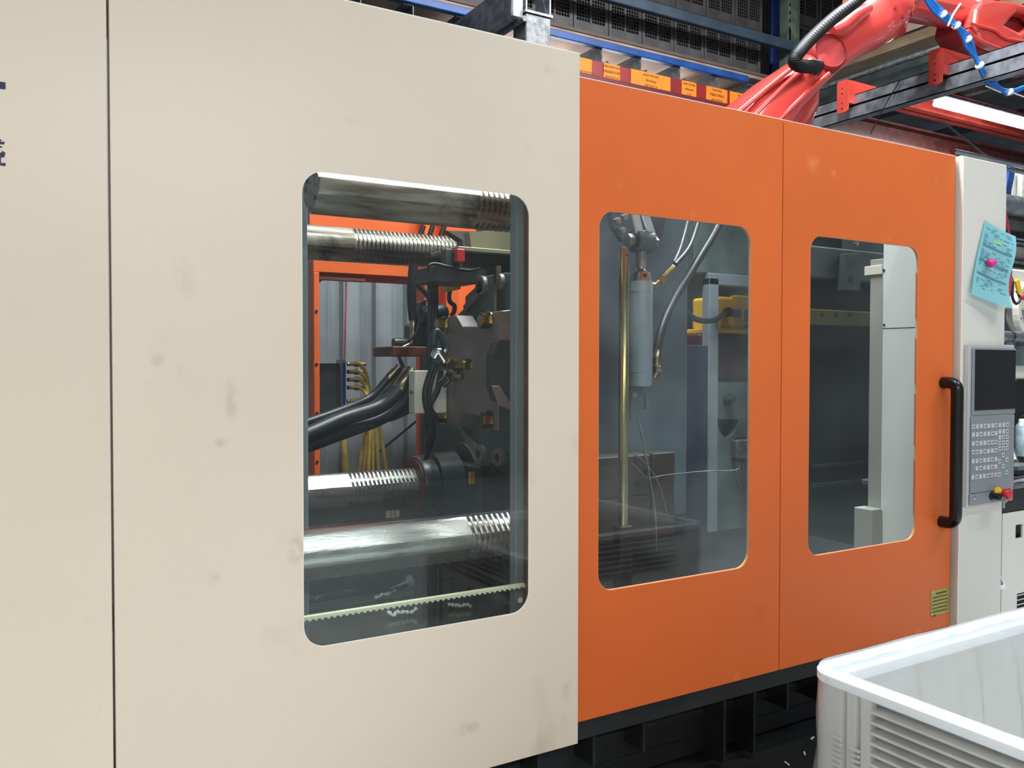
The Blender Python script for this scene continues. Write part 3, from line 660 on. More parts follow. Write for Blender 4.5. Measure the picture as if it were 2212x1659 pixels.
krows = [(0, range(10)), (1, range(7)), (2, range(7)), (3, range(7)), (4, range(7)), (5, range(1, 7)), (6, range(8))]
cells = [(Kx0+dxk*c, Kz[r_]) for r_, cs in krows for c in cs]
cells += [(Kx0+dxk*c, Kz[1]+.006-.0265*k) for k in range(4) for c in (7, 8, 9)]
cells += [(Kx0+dxk*8, Kz[4]+.016), (Kx0+dxk*7, Kz[4]-.012), (Kx0+dxk*9, Kz[4]-.008), (Kx0+dxk*8, Kz[4]-.036), (Kx0+dxk*9, Kz[6]+.006)]
marks = {0: 0}
kproto = MB().box(-.0115, .0115, -.003, 0, -.0105, .0105, .0015); kb0 = kproto.build('key', key_m, kb); kme = kb0.data
kb0.location = (0, 0, 0)
symm = MB().box(-.0045, .0045, -.0036, -.003, -.003, .003); sy0 = symm.build('key_symbol', key_d, kb0); sme = sy0.data
off = base_of(kb)
kz0 = min(v.co.z for v in kme.vertices)
bpy.data.objects.remove(sy0); bpy.data.objects.remove(kb0)
for i, (x, z) in enumerate(cells):
    k = bpy.data.objects.new('key', kme); COL.objects.link(k); k.parent = kb
    k.location = Vector((x, yf-.0095, z-.0105))-off
    # small printed symbol on each key: flat print, part of the key face
for i, (x, z) in enumerate(cells):
    if i % 3 == 0 or 20 < i < 26 or i > 55:
        k = bpy.data.objects.new('key_symbol', sme); COL.objects.link(k); k.parent = kb
        k.location = Vector((x, yf-.0113, z-.003))-off
MB().box(Kx0+dxk*5-.011, Kx0+dxk*6+.011, yf-.0125, yf-.0115, Kz[6]-.003, Kz[6]+.003).build('red_key_mark', key_r, kb)
# emergency stop, key switch, port
pe = PY(2168, 1066, yf-.03)
e = T('x', '', '', (0, 0, 0)); bpy.data.objects.remove(e)
es = MB().lathe((pe.x-.012, yf-.008, pe.z), (0, -1, 0), [(0, .03), (.004, .03), (.006, .019), (.03, .019)], 24).build('emergency_stop_base', yellow, lp, 40)
MB().lathe((pe.x-.012, yf-.036, pe.z), (0, -1, 0), [(0, .022), (.006, .026), (.024, .027), (.032, .022), (.034, .01)], 28).build('emergency_stop', red_btn, lp, 40, label='red mushroom button')
pk = PY(2143, 1071, yf-.01)
MB().lathe((pk.x, yf-.008, pk.z), (0, -1, 0), [(0, .02), (.008, .02), (.01, .016), (.04, .016)], 20).build('key_switch', black, lp, 40)
kk = MB(); kk.box(pk.x-.001, pk.x+.001, yf-.062, yf-.046, pk.z-.004, pk.z+.004)
kk.lathe((pk.x-.0015, yf-.066, pk.z-.012), (1, 0, 0), [(0, .014), (.003, .014)], 14); kk.box(pk.x-.002, pk.x+.002, yf-.07, yf-.062, pk.z-.05, pk.z-.02)
kk.build('switch_key', chrome, lp)
pq = PY(2105, 1075, yf-.01); MB().lathe((pq.x, yf-.008, pq.z), (0, -1, 0), [(0, .009), (.003, .009), (.004, .004)], 12).build('port_plug', chrome, lp)
MB().lathe((x1-.004, yf+.03, zt_+.0), (1, 0, 0), [(0, .014), (.02, .014)], 14).build('pivot_bolt', galv, t)
# paper + magnet
C4 = [(2134, 475), (2186, 512), (2166, 667), (2096, 636)]
m = MB(); nU, nV = 8, 12; g = []
for j in range(nV+1):
    row = []
    for i in range(nU+1):
        u, v = i/nU, j/nV
        a = PY(*C4[0], .08).lerp(PY(*C4[1], .08), u); b = PY(*C4[3], .08).lerp(PY(*C4[2], .08), u); p = a.lerp(b, v)
        p.y = .092-.03*u*u-.01*sin(v*7)*u-.018*(v**3); row.append(m.bm.verts.new(p))
    g.append(row)
gp = [[v.co.copy() for v in row] for row in g]
for j in range(nV):
    for i in range(nU): m.bm.faces.new((g[j][i], g[j][i+1], g[j+1][i+1], g[j+1][i]))
bmesh.ops.solidify(m.bm, geom=m.bm.faces[:], thickness=.0012)
t = T('paper_sheet', 'light cyan printed work sheet held on the white cabinet', 'paper', PY(2140, 650, .09))
m.build('sheet', paper, t, 60)
def on_sheet(u, v, off=-.0016):
    i = min(int(u*nU), nU-1); j = min(int(v*nV), nV-1); fu, fv = u*nU-i, v*nV-j
    p = gp[j][i].lerp(gp[j][i+1], fu).lerp(gp[j+1][i].lerp(gp[j+1][i+1], fu), fv); return p+Vector((0, off, 0))
def strip(mb, u0, u1, v, h):
    n = 4; a = [on_sheet(u0+(u1-u0)*k/n, v-h) for k in range(n+1)]; b = [on_sheet(u0+(u1-u0)*k/n, v+h) for k in range(n+1)]
    A = [mb.bm.verts.new(p) for p in a]; B = [mb.bm.verts.new(p) for p in b]
    for k in range(n): mb.bm.faces.new((A[k], A[k+1], B[k+1], B[k]))
inkgrey = M('grey_print', (88, 130, 142), .7)
mb = MB()
for v in (.30, .50, .68): strip(mb, .08, .92, v, .012)
mb.build('printed_bar', inkgrey, t)
rr_ = random.Random(3); mb = MB()
for v in [x*.028+.05 for x in range(30)]:
    if min(abs(v-q) for q in (.3, .5, .68)) < .02: continue
    u = .08
    while u < .88:
        l = rr_.uniform(.04, .16)
        if rr_.random() < .5: strip(mb, u, min(u+l, .92), v, .0045)
        u += l+.05
mb.build('printed_text', inkgrey, t)
mb = MB(); strip(mb, .38, .6, .2, .01); mb.build('highlighter_mark', M('highlighter', (180, 230, 90), .6), t)
pm = PY(2144, 568, .06)
MB().lathe((pm.x, .078, pm.z), (-.1, -1, 0), [(0, .018), (.006, .02), (.02, .02), (.03, .013), (.033, .004)], 14).build('magnet', pinkm, None, 50, label='pink round magnet holding the cyan work sheet', cat='magnet')
#==RIGHTSIDE
# ================================================================== injection unit and things at the far right
g = dict()
t = T('injection_unit', 'steel barrel unit with chrome and grey pipes past the white cabinet', 'machine unit', (5.2, .9, 1.0))
def hp_(py, Y=.8): return PY(2200, py, Y)
for (y0, y1, m, nm) in ((350, 362, chrome, 'chrome_rod'), (366, 374, chrome, 'chrome_rod'), (424, 470, galv, 'barrel_pipe'), (476, 500, teal_dk, 'lower_barrel'), (512, 519, chrome, 'chrome_rod'), (522, 530, galv, 'support_rod'), (532, 560, cast, 'guide_rail'), (562, 570, galv, 'support_rod'), (578, 596, teal, 'side_beam')):
    a = PY(2195, y0, .8); b = PY(2195, y1, .8); rr = (a.z-b.z)/2
    MB().cyl((4.8, .8, (a.z+b.z)/2), (7, .8, (a.z+b.z)/2), rr, n=24).build(nm, m, t, 40)
MB().box(4.2, 7, 1.0, 1.1, PY(2195, 610, 1).z, PY(2195, 380, 1).z).build('back_cover', teal_dk, t)
a = PY(2190, 410, .95)
MB().box(a.x-.0, a.x+.5, .9, .98, a.z-.08, a.z+.12, .03, 3).build('warning_board', ivory, t)
MB().obox((a.x-.1, .93, a.z+.02), (.06, .02, .26), Matrix.Rotation(.3, 3, 'Y')).build('slanted_strip', rack_blue, t)
# red sling
MB().tube([PY(2168, 440, .5), PY(2176, 480, .5), PY(2183, 540, .5), PY(2183, 600, .5), PY(2180, 640, .5)], .007, 8).build('red_sling', red_rope, label='red lifting sling hanging beside the cyan sheet', cat='sling')
# white casting with oval opening
p = PY(2196, 662, .7)
t = T('throat_casting', 'white cast housing with an oval flanged opening at the right edge', 'housing', (p.x, .7, p.z-.2))
oc = (p.x, p.z-.02)
MB().box(p.x-.14, p.x+.3, .66, .72, p.z-.02, p.z+.22, .01).build('mounting_plate', duct_w, t)
def ell(x, z, a, b, n=28): return [(x+a*cos(2*pi*k/n), z+b*sin(2*pi*k/n)) for k in range(n)]
plate('oval_flange', ell(oc[0], oc[1], .125, .17), [ell(oc[0], oc[1]+.01, .09, .13)], 'Y', .62, .66, duct_w, t, bev=.004)
MB().prism([(x, .70, z) for x, z in ell(oc[0], oc[1], .1, .14)], (0, .01, 0)).build('oval_bowl', M('casting_inner', (176, 172, 164), .4), t)
for k in range(6):
    a = 2*pi*k/6+.4; MB().lathe((oc[0]+.108*cos(a), .62, oc[1]+.15*sin(a)), (0, -1, 0), [(0, .007), (.005, .006)], 8).build('flange_bolt', galv, t)
q = PY(2184, 612, .6)
MB().tube([q+Vector((-.01, 0, .05)), q+Vector((-.02, -.02, -.0)), q+Vector((-.02, -.02, -.08)), q+Vector((.02, -.02, -.12)), q+Vector((.06, -.02, -.09)), q+Vector((.06, 0, -.04))], .008, 8).build('black_loop', black, label='black cable loop hanging over the white casting', cat='cable')
MB().obox(q+Vector((.02, -.03, -.02)), (.03, .02, .09), Matrix.Rotation(-.5, 3, 'Y'), .004).build('yellow_tag', yellow, label='small yellow clip beside the black cable loop', cat='clip')
MB().lathe(PY(2209, 641, .62), (0, -1, 0), [(0, .02), (.02, .018)], 16).build('red_knob', red_btn, t)
# grey cylinder pair
p = PY(2180, 727, .6)
t = T('grey_actuator', 'grey cylinder with black band just above the control panel corner', 'actuator', p)
MB().cyl((4.15, .6, p.z), (p.x+.14, .6, p.z), .032, n=20).build('barrel', galv, t, 40)
MB().cyl((p.x, .6, p.z), (p.x+.012, .6, p.z), .034, n=20).build('band', black, t, 40)
MB().box(4.15, 6.5, .62, .8, PY(2195, 790, .62).z, PY(2195, 748, .62).z, .01).build('grey_housing', teal, label='dark grey housing strip behind the panel top corner', cat='housing')
MB().box(4.15, 6.5, .66, .8, PY(2195, 818, .66).z, PY(2195, 774, .66).z, .01).build('white_cover', duct_w, label='white cover strip right of the control screen', cat='cover')
MB().box(4.15, 6.8, 1.2, 1.3, .6, PY(2195, 820, 1.2).z).build('dark_cover', black, label='black machine cover right of the control keys', cat='cover')
q = PY(2206, 860, .9)
MB().tube([q+Vector((.13*cos(a), 0, .13*sin(a))) for a in [2*pi*k/16 for k in range(17)]], .008, 8, 2).build('hose_coil', blk_hose, label='black hose loop behind the control screen', cat='hose')
p = PY(2207, 985, .5)
t = T('spray_can', 'pale blue grey spray can on the bench at the right edge', 'spray can', (p.x, .5, p.z))
MB().lathe((p.x, .5, p.z), (0, 0, 1), [(0, .033), (.005, .034), (.17, .034), (.185, .026), (.19, .02)], 24).build('can_body', M('can_print', (170, 190, 194), .3, .3, c2=(130, 150, 160), scale=20), t, 40)
MB().lathe((p.x, .5, p.z+.19), (0, 0, 1), [(0, .018), (.02, .018), (.024, .012)], 16).build('can_cap', tie_w, t, 40)
p = PY(2196, 985, .42)
t = T('green_case', 'open green case with a pale lid inside on the bench', 'case', (p.x, .42, p.z-.04))
MB().obox((p.x-.02, .46, p.z+.01), (.16, .012, .12), Matrix.Rotation(-.35, 3, 'X'), .006).build('lid', teal, t)
MB().obox((p.x-.02, .452, p.z+.01), (.11, .004, .07), Matrix.Rotation(-.35, 3, 'X')).build('lid_window', ivory, t)
MB().box(p.x-.12, p.x+.06, .34, .46, p.z-.065, p.z-.04, .005).build('tray', teal, t)
zt2 = PY(2195, 1052, .4).z
t = T('work_bench', 'grey topped bench with black front right of the emergency button', 'bench', (5, .5, 0))
MB().box(4.13, 6.6, .36, .9, zt2-.0, zt2+.03, .005).build('bench_top', galv, t)
MB().box(4.13, 6.6, .38, .9, PY(2195, 1103, .38).z, zt2, .003).build('bench_front', blk_gloss, t)
MB().tube([PY(2172, 1012, .5), PY(2190, 1022, .5), PY(2212, 1020, .5)], .02, 10).build('black_pouch', black, label='black folded strap lying on the bench', cat='strap')
# second white cabinet panel
X2 = PY(2162, 1200, .38).x; zt3 = PY(2190, 1106, .38).z
t = T('lower_cabinet', 'light grey lower cabinet with louvres behind the bin', 'cabinet', (X2+1, .4, .1))
hs = []
pa = PY(2186, 1133, .4); pb = PY(2203, 1159, .4); hs.append([(pa.x, pb.z), (pb.x-.01, pb.z), (pb.x-.01, pa.z), (pa.x, pa.z)])
hs.append([(pb.x+.03, pb.z), (pb.x+.12, pb.z), (pb.x+.12, pa.z), (pb.x+.03, pa.z)])
pl = PY(2189, 1281, .4); hs.append([(pl.x, pl.z-.13), (pl.x+.3, pl.z-.13), (pl.x+.3, pl.z), (pl.x, pl.z)])
plate('front_sheet', [(X2+.01, .15), (X2+2, .15), (X2+2, zt3), (X2+.01, zt3)], hs, 'Y', .38, .39, white_cab, t)
MB().box(X2+.01, X2+2, .42, .9, .12, zt3-.01).build('inner_body', base_m, t)
for k in range(5):
    z = pl.z-.012-k*.026
    MB().obox((pl.x+.15, .382, z), (.3, .022, .004), Matrix.Rotation(-.6, 3, 'X')).build('louvre', white_cab, t)
MB().box(X2-.02, X2+.01, .42, .9, .15, zt3).build('gap_filler', black, t)
p = PY(2160, 1240, .3); q = PY(2173, 1275, .3)
t = T('wall_socket', 'small white angled socket box between the two white cabinets', 'socket', (p.x+.02, .3, q.z))
P = [PY(a, b, .26) for a, b in ((2156, 1241), (2163, 1243), (2172, 1260), (2174, 1272), (2156, 1275))]
MB().prism(P, (0, .1, 0)).build('socket_body', tie_w, t, bevel=.004)
P = [PY(a, b, .259) for a, b in ((2158, 1247), (2162, 1248), (2168, 1262), (2159, 1266))]
MB().prism(P, (0, .003, 0)).build('socket_face', inkgrey, t)
# ================================================================== machine base
t = T('machine_base', 'dark steel base frame under the cream and orange guards', 'machine base', (1.9, .9, 0))
zf = .34
MB().box(-2.2, 3.745, .13, .17, .275, .343, .003).build('front_rail', base_m, t)
MB().box(-2.2, 3.745, .17, 1.9, .30, .34).build('top_plate', base_m, t)
MB().box(-2.2, 3.745, .26, .29, .03, .30).build('side_web', base_m, t)
MB().box(-2.2, 3.745, .20, .34, 0, .02).build('bottom_flange', base_m, t)
MB().box(1.85, 3.0, .255, .26, .09, .10).build('weld_lip', base_m, t)
for px in (1147, 1265, 1372, 1545, 1609, 1680, 1745):
    x = PY(px, 1600, .2).x
    MB().box(x-.006, x+.006, .15, .26, .02 if px in (1545, 1609) else .16, .28).build('leg_rib', base_m, t)
for px in (1362, 1668):
    x = PY(px, 1590, .2).x
    MB().prism([(x-.07, .25, .28), (x, .25, .28), (x, .25, .2)], (0, .008, 0)).build('gusset', base_m, t)
# bits on floor
for i, (a, b) in enumerate(((1755, 1595), (1738, 1628), (1700, 1650))):
    p = PZ(a, b, .004); MB().obox((p.x, p.y, .005), (.03, .006, .004), Matrix.Rotation(.5*i+.3, 3, 'Z')).build('plastic_shred', scrap, label='white plastic shred on the dark floor, %s from the bin' % ['nearest', 'second', 'farthest'][i], cat='shred')
#==CLAMP
# ================================================================== clamping unit behind the cream guard
R = .077
def tie_bar(y, z, x0, x1, gx, mat_, lab, group='grooved tie bars', r=R):
    t = T('tie_bar', lab, 'tie bar', ((x0+x1)/2, y, z-r), group)
    n = 64; fl = r*.89; rg = r*.87
    def prof(x, rad):
        P = []
        for j in range(n):
            a = 2*pi*j/n
            q = rad
            for k in range(4):
                d = abs((a-pi/4-k*pi/2+pi) % (2*pi)-pi)
                if d < pi/4: q = min(q, fl/cos(d))
            P.append((x, y+q*cos(a), z+q*sin(a)))
        return P
    MB().rings([prof(x0, r*.97), prof(x0+.004, r), prof(gx, r)]).build('shank', mat_, t, 20)
    rg_ = []; x = gx; pitch = .0205
    while x < min(x1, gx+.55):
        rg_ += [prof(x, r), prof(x+pitch*.4, r), prof(x+pitch*.5, rg), prof(x+pitch*.92, rg)]; x += pitch
    MB().rings(rg_).build('grooved_section', mat_, t, 20)
    if x < x1: MB().rings([prof(x, r), prof(x1, r)]).build('shank', mat_, t, 20)
    for a in (.6, 2.1, 3.9):
        MB().lathe((x0-.0005, y+.05*cos(a), z+.05*sin(a)), (-1, 0, 0), [(0, .008), (.001, .008)], 12).build('end_hole', black, t)
    return t
tie_bar(.34, 2.085, .80, 1.72, 1.345, steel_old, 'upper front tie bar with its round end showing in the cream guard window')
tie_bar(.34, .965, .35, 1.72, 1.31, steel, 'lower front tie bar with a bright highlight in the cream guard window')
tie_bar(1.5, 2.09, .6, 1.9, 1.34, steel_old, 'upper rear tie bar with grooves, in front of the orange rear frame')
tie_bar(1.5, .98, .6, 1.9, 1.315, steel, 'lower rear tie bar entering the dark collar')
# collar + nut block
t = T('locking_nut', 'dark round collar and nut block round the lower rear tie bar', 'lock nut', (1.85, 1.5, .8))
MB().lathe((1.66, 1.5, .98), (1, 0, 0), [(0, .088), (0, .128), (.012, .135), (.045, .135), (.05, .122), (.08, .122), (.085, .145), (.2, .15)], 40).build('collar', teal_dk, t, 35)
MB().lathe((1.652, 1.5, .98), (1, 0, 0), [(0, .12), (.008, .12)], 40).build('collar_rim', grime_red, t, 35)
MB().box(1.86, 2.25, 1.22, 1.75, .86, 1.08, .01).build('nut_block', teal_dk, t)
MB().lathe((1.9, 1.5, .98), (1, 0, 0), [(0, .19), (.3, .21), (.34, .16)], 36).build('cylinder', teal_dk, t, 35)
p = PY(990, 1028, 1.3); MB().box(p.x, p.x+.022, 1.18, 1.2, p.z-.025, p.z+.03).build('yellow_label', yellow, t)
# moving platen
def pxpoly(L, X): return [(PX(a, b, X).y, PX(a, b, X).z) for a, b in L]
t = T('moving_platen', 'heavy cast platen with a bolted cross plate, lugs and round eyes', 'platen', (1.6, .8, .9))
XP = 1.62
up_ = [(1000, 667), (1035, 622), (1048, 596), (1066, 592), (1082, 596), (1086, 589), (1112, 589), (1135, 640), (1150, 760), (1150, 900), (1112, 985), (1095, 1006), (1078, 1003), (1055, 1002), (1035, 982), (994, 932), (975, 915), (965, 880), (960, 800), (968, 700)]
plate('platen_body', pxpoly(up_, XP), [], 'X', XP, XP+.12, teal, t, bev=.006)
plate('platen_back', [(.5, 1.15), (.5, 1.98), (.8, 1.98), (1.15, 1.85), (1.15, 1.2), (.8, 1.1), (.5, 1.1)], [], 'X', XP+.13, XP+.3, teal_dk, t)
yk = [(962, 712), (968, 684), (985, 681), (999, 705), (1032, 705), (1048, 676), (1077, 672), (1077, 733), (1062, 766), (1062, 835), (1075, 874), (1075, 931), (1045, 924), (1030, 896), (999, 893), (987, 918), (955, 912), (948, 886), (957, 850), (950, 830), (958, 760), (952, 735)]
XK = 1.50
plate('cross_plate', pxpoly(yk, XK), [], 'X', XK, XK+.075, cast, t, bev=.004, label='grey brown cross plate')
for a, b in ((961, 702), (1056, 693), (1058, 908), (959, 897)):
    p = PX(a, b, XK)
    MB().lathe(p, (-1, 0, 0), [(-.002, .036), (.006, .036)], 24).lathe(p, (-1, 0, 0), [(.006, .029), (.034, .029), (.037, .025)], 6, .4).build('hex_bolt', brass, t, 20)
for a, b, rr, X in ((1045, 617, .038, XP), (1083, 610, .034, XP), (1042, 980, .036, XP), (1083, 988, .034, XP), (1098, 828, .036, XP+.0)):
    p = PX(a, b, X)
    MB().lathe(p, (-1, 0, 0), [(0, rr), (.018, rr), (.02, rr*.9), (.02, rr*.5)], 28).build('eye_boss', cast, t, 35)
    MB().lathe(p, (-1, 0, 0), [(.02, rr*.48), (.0205, rr*.4)], 20).build('eye_bore', black, t)
def strut(a, b, wd, X0, X1, m=cast, nm='strut'):
    p = PX(*a, X0); q = PX(*b, X0); d = (q-p); n = Vector((0, -d.z, d.y)).normalized()*wd/2
    MB().prism([p+n, q+n, q-n, p-n], (X1-X0, 0, 0)).build(nm, m, t, bevel=.002)
strut((1001, 668), (1042, 618), .03, XP-.02, XP, cast); strut((994, 930), (1033, 985), .03, XP-.02, XP, cast)
MB().box(PY(913, 930, 1.86).x, 2.9, 1.86, 1.9, .4, PY(960, 700, 1.86).z, .004).build('rear_cheek', teal_dk, t)
# side gusset (faces the aisle): dark arm to the right of the cross plate
def gus(L, Y, d, m, nm):
    MB().prism([PY(a, b, Y) for a, b in L], (0, d, 0)).build(nm, m, t, bevel=.003)
gus([(1079, 672), (1112, 668), (1118, 700), (1118, 800), (1118, 860), (1108, 846), (1104, 890), (1104, 930), (1077, 932), (1077, 874), (1064, 835), (1064, 766), (1079, 733)], .42, .05, teal_dk, 'side_gusset')
gus([(1063, 833), (1080, 833), (1104, 872), (1103, 885), (1078, 876)], .41, .01, cast, 'bevel_face')
MB().box(1.66, 1.8, .28, .5, .6, 1.2, .01).build('platen_foot', teal_dk, t)
# limit rack strip beside eye
p = PX(1067, 603, XP-.03); MB().box(p.x, p.x+.02, p.y-.02, p.y+.0, p.z-.13, p.z+.05).build('switch_strip', ferr, t)
# brass manifold fittings on cross plate
t = T('hydraulic_fittings', 'cluster of brass hex fittings on the cross plate', 'fittings', PX(1000, 800, XK-.05))
def fit(a, b, r, m, ax=(-1, 0, 0), L=.07, X=XK-.0, n=6, nm='hex_fitting'):
    p = PX(a, b, X); MB().lathe(p, ax, [(0, r*.9), (.006, r), (L-.006, r), (L, r*.9)], n).build(nm, m, t, 20 if n == 6 else 40)
for (a, b) in (((1025, 787), (1003, 787)), ((1002, 787), (974, 787)), ((974, 787), (958, 778))):
    p, q = PY(*a, .62), PY(*b, .66); MB().lathe(p, q-p, [(0, .018), (.004, .022), ((q-p).length-.004, .022), ((q-p).length, .018)], 6).build('hex_fitting', brass, t, 20)
for (a, b) in (((1032, 798), (1010, 800)), ((1000, 812), (972, 813)), ((972, 813), (955, 830))):
    p, q = PY(*a, .64), PY(*b, .68); MB().lathe(p, q-p, [(0, .014), (.004, .019), ((q-p).length-.004, .019), ((q-p).length, .014)], 12).build('elbow_fitting', ferr, t, 40)
MB().tube([PY(976, 800, .66), PY(990, 800, .66), PY(992, 820, .66)], .013, 10).build('cross_pipe', brass, t, 50)
MB().tube([PY(962, 782, .64), PY(953, 768, .64), PY(946, 760, .64), PY(938, 772, .65)], .018, 12).build('swivel_elbow', chrome, t, 50)
# hoses (Y around .75 - 1.2)
def hose(pts, r, m, lab, group=None, Y=None, ferrules=(), name='hydraulic_hose'):
    P = [PY(a, b, y) for a, b, y in pts]
    t = T(name, lab, 'hose', P[0], group); MB().tube(P, r, 12).build('jacket', m, t, 60)
    for (a, b, ya, c, d, yd, rr) in ferrules:
        p, q = PY(a, b, ya), PY(c, d, yd); L = (q-p).length
        MB().lathe(p, q-p, [(0, rr*.9), (.004, rr), (L*.6, rr), (L*.62, rr*.82), (L, rr*.82)], 16).build('ferrule', ferr, t, 40)
    return t
G = 'thick hoses sweeping from the lower left'
hose([(600, 935, .9), (655, 915, .9), (740, 885, .95), (800, 858, 1.0), (838, 818, 1.0)], .016, blk_hose, 'thin black hose, topmost of the hoses sweeping in from the lower left', G, ferrules=[(838, 818, 1.0, 862, 792, 1.0, .018)])
hose([(600, 945, .96), (655, 928, .96), (750, 895, 1.0), (815, 870, 1.05), (844, 842, 1.05)], .021, blk_hose, 'black hose behind the topmost one, rising to a bronze ferrule', G, ferrules=[(844, 842, 1.05, 876, 798, 1.05, .024)])
hose([(600, 960, .86), (655, 942, .86), (740, 905, .9), (820, 878, .93), (862, 842, .93)], .03, blk_hose, 'thick grey black hose with a long bright ferrule at mid window', G, ferrules=[(860, 844, .93, 890, 797, .93, .029)])
hose([(600, 985, .9), (655, 966, .9), (740, 935, .95), (820, 905, 1.0), (870, 870, 1.0), (905, 815, 1.0)], .027, blk_hose, 'thick black hose, lowest of those sweeping in from the left', G)
MB().tube([PY(840, 898, 1.02), PY(870, 885, 1.05), (PY(893, 872, 1.08))], lambda t_: .027+.001*sin(t_*120), 14, 20).build('ribbed_sleeve', coil_m, label='ribbed maroon cable sleeve left of the ivory box', cat='sleeve')
hose([(893, 575, 1.1), (889, 620, 1.1), (890, 660, 1.1), (893, 692, 1.1)], .02, blk_hose, 'vertical black hose hanging from the upper rear tie bar', ferrules=[(893, 690, 1.1, 893, 722, 1.1, .018)])
hose([(888, 580, 1.15), (900, 610, 1.15), (918, 632, 1.15), (932, 650, 1.15)], .012, blk_hose, 'black printed hose slanting down to the vertical bundle')
hose([(891, 722, 1.1), (888, 742, 1.1), (870, 752, 1.1)], .012, ferr, 'short metal coupling pipe above the maroon bracket', name='coupling_pipe')
G = 'dark vertical hose bundle'
for i, (dx, c, lab) in enumerate(((0, blue_hose, 'dark blue hose, leftmost of the vertical bundle'), (6, blue_hose, 'dark blue hose, middle of the vertical bundle'), (12, blk_hose, 'black hose, rightmost of the vertical bundle'))):
    hose([(928+dx, 600, .98), (929+dx, 660, .98), (928+dx*.9, 720, .98), (926+dx*.8, 800, .98), (920+dx, 870, .98), (925+dx*.7, 940, 1.0), (922+dx*.4, 975, 1.05)], .0115, c, lab, G)
G = 'looped hoses in front of the ivory box'
hose([(940, 780, .66), (926, 815, .68), (918, 850, .7), (922, 885, .72), (935, 915, .75), (935, 945, .8)], .0115, blk_hose, 'black hose, outer one of the loop over the ivory box', G)
hose([(946, 784, .66), (934, 815, .68), (927, 850, .7), (930, 880, .72), (945, 905, .76)], .0095, blk_hose, 'black hose, inner one of the loop over the ivory box', G)
hose([(936, 745, .7), (938, 722, .7), (946, 716, .7), (956, 735, .7), (962, 755, .7), (955, 772, .68)], .013, blue_hose, 'dark blue hose arching above the chrome elbow', G)
hose([(952, 800, .78), (946, 840, .78), (932, 868, .78), (925, 890, .78)], .012, blk_hose, 'thin black hose crossing the ivory box diagonally', G)
hose([(930, 930, .8), (924, 960, .82), (922, 985, .85), (915, 988, .9)], .012, blk_hose, 'black hose end dropping to the clamp above the collar')
# ivory box, maroon bracket, green bracket, yellow block etc.
a = PY(896, 800, .82); b = PY(966, 892, .82)
t = T('ivory_box', 'ivory rectangular box behind the looped hoses', 'box', ((a.x+b.x)/2, 1.1, b.z))
MB().box(a.x, b.x, .82, .88, b.z, a.z, .004).build('box_body', ivory, t)
MB().cyl((a.x+.004, .84, (a.z+b.z)/2), (a.x-.008, .84, (a.z+b.z)/2), .008, n=10).build('side_screw', galv, t)
a = PY(848, 748, 1.08); b = PY(922, 770, 1.08)
t = T('valve_block', 'dark solenoid valve on a maroon bracket above the ferrules', 'valve', ((a.x+b.x)/2, 1.1, b.z))
MB().box(a.x, b.x, 1.08, 1.3, b.z, a.z, .003).build('bracket', grime_red, t)
MB().box(a.x+.1, b.x+.03, 1.1, 1.2, a.z, a.z+.1, .01).build('valve_body', teal_dk, t)
MB().lathe((a.x+.14, 1.1, a.z+.13), (1, 0, .2), [(0, .03), (.02, .04), (.1, .04), (.12, .025)], 20).build('solenoid', black, t, 40)
MB().lathe((a.x+.02, 1.12, a.z+.015), (1, 0, 0), [(0, .02), (.1, .025)], 16).build('valve_spool', teal_dk, t, 40)
MB().tube([PY(868, 745, 1.07), PY(895, 725, 1.07), PY(905, 690, 1.07), PY(912, 655, 1.07), PY(925, 648, 1.07)], .005, 8).build('cable', black, t)
MB().box(a.x+.17, b.x+.03, 1.14, 1.24, a.z+.1, a.z+.2, .006).build('coil_body', teal_dk, t)
MB().tube([PY(862, 770, 1.05), PY(866, 782, 1.05), PY(874, 800, 1.05)], .008, 8).build('tie_cord', black, t)
a = PY(963, 617, 1.0); 
t = T('sensor_plug', 'yellow sensor plug with black cable above the valve', 'sensor', a)
MB().obox(PY(974, 621, 1.0), (.07, .05, .03), Matrix.Rotation(-.25, 3, 'Y'), .004).build('plug_body', yellow, t)
MB().tube([PY(972, 628, 1.0), PY(970, 640, 1.0), PY(972, 652, 1.0), PY(981, 660, 1.0), (PY(981, 672, 1.0)), PY(975, 682, 1.0)], .01, 8).build('cable', black, t, 60)
# upper sheet bracket
t = T('sheet_bracket', 'olive grey folded sheet bracket with a red stop below the upper bars', 'bracket', PY(1050, 560, .8))
a = PY(990, 535, .75); b = PY(1120, 549, .75)
olive = M('olive_sheet', (150, 146, 118), .4, .2)
MB().box(a.x, a.x+.5, .75, 1.0, a.z-.01, a.z+.006, .002).build('top_flange', olive, t)
MB().box(a.x-.0, a.x+.5, .8, .83, a.z-.09, a.z-.01, .002).build('web', teal_dk, t)
MB().box(a.x-.03, a.x+.01, .8, .84, a.z-.1, a.z+.0, .002).build('end_box', teal, t)
q = PY(992, 552, .74); MB().box(q.x-.015, q.x+.02, .73, .76, q.z-.025, q.z+.025, .003).build('red_stop', red_btn, t)
MB().obox(PY(1060, 522, .95), (.22, .05, .09), Matrix.Rotation(-.15, 3, 'Y')).build('back_flange', olive, t)
t = T('hanging_cover', 'dark olive sheet cover hanging under the folded bracket', 'cover', PY(990, 600, .9))
P = [PY(a, b, .78) for a, b in ((938, 573), (962, 571), (1052, 584), (1052, 598), (1040, 612), (990, 612), (932, 607))]
MB().prism(P, (0, .16, 0)).build('cover_sheet', teal_dk, t, bevel=.003)
MB().tube([PY(930, 590, .77), PY(926, 575, .77), PY(940, 570, .77), PY(975, 578, .76), PY(1010, 584, .76), PY(1035, 580, .77)], .007, 8).build('cable', black, t, 60)
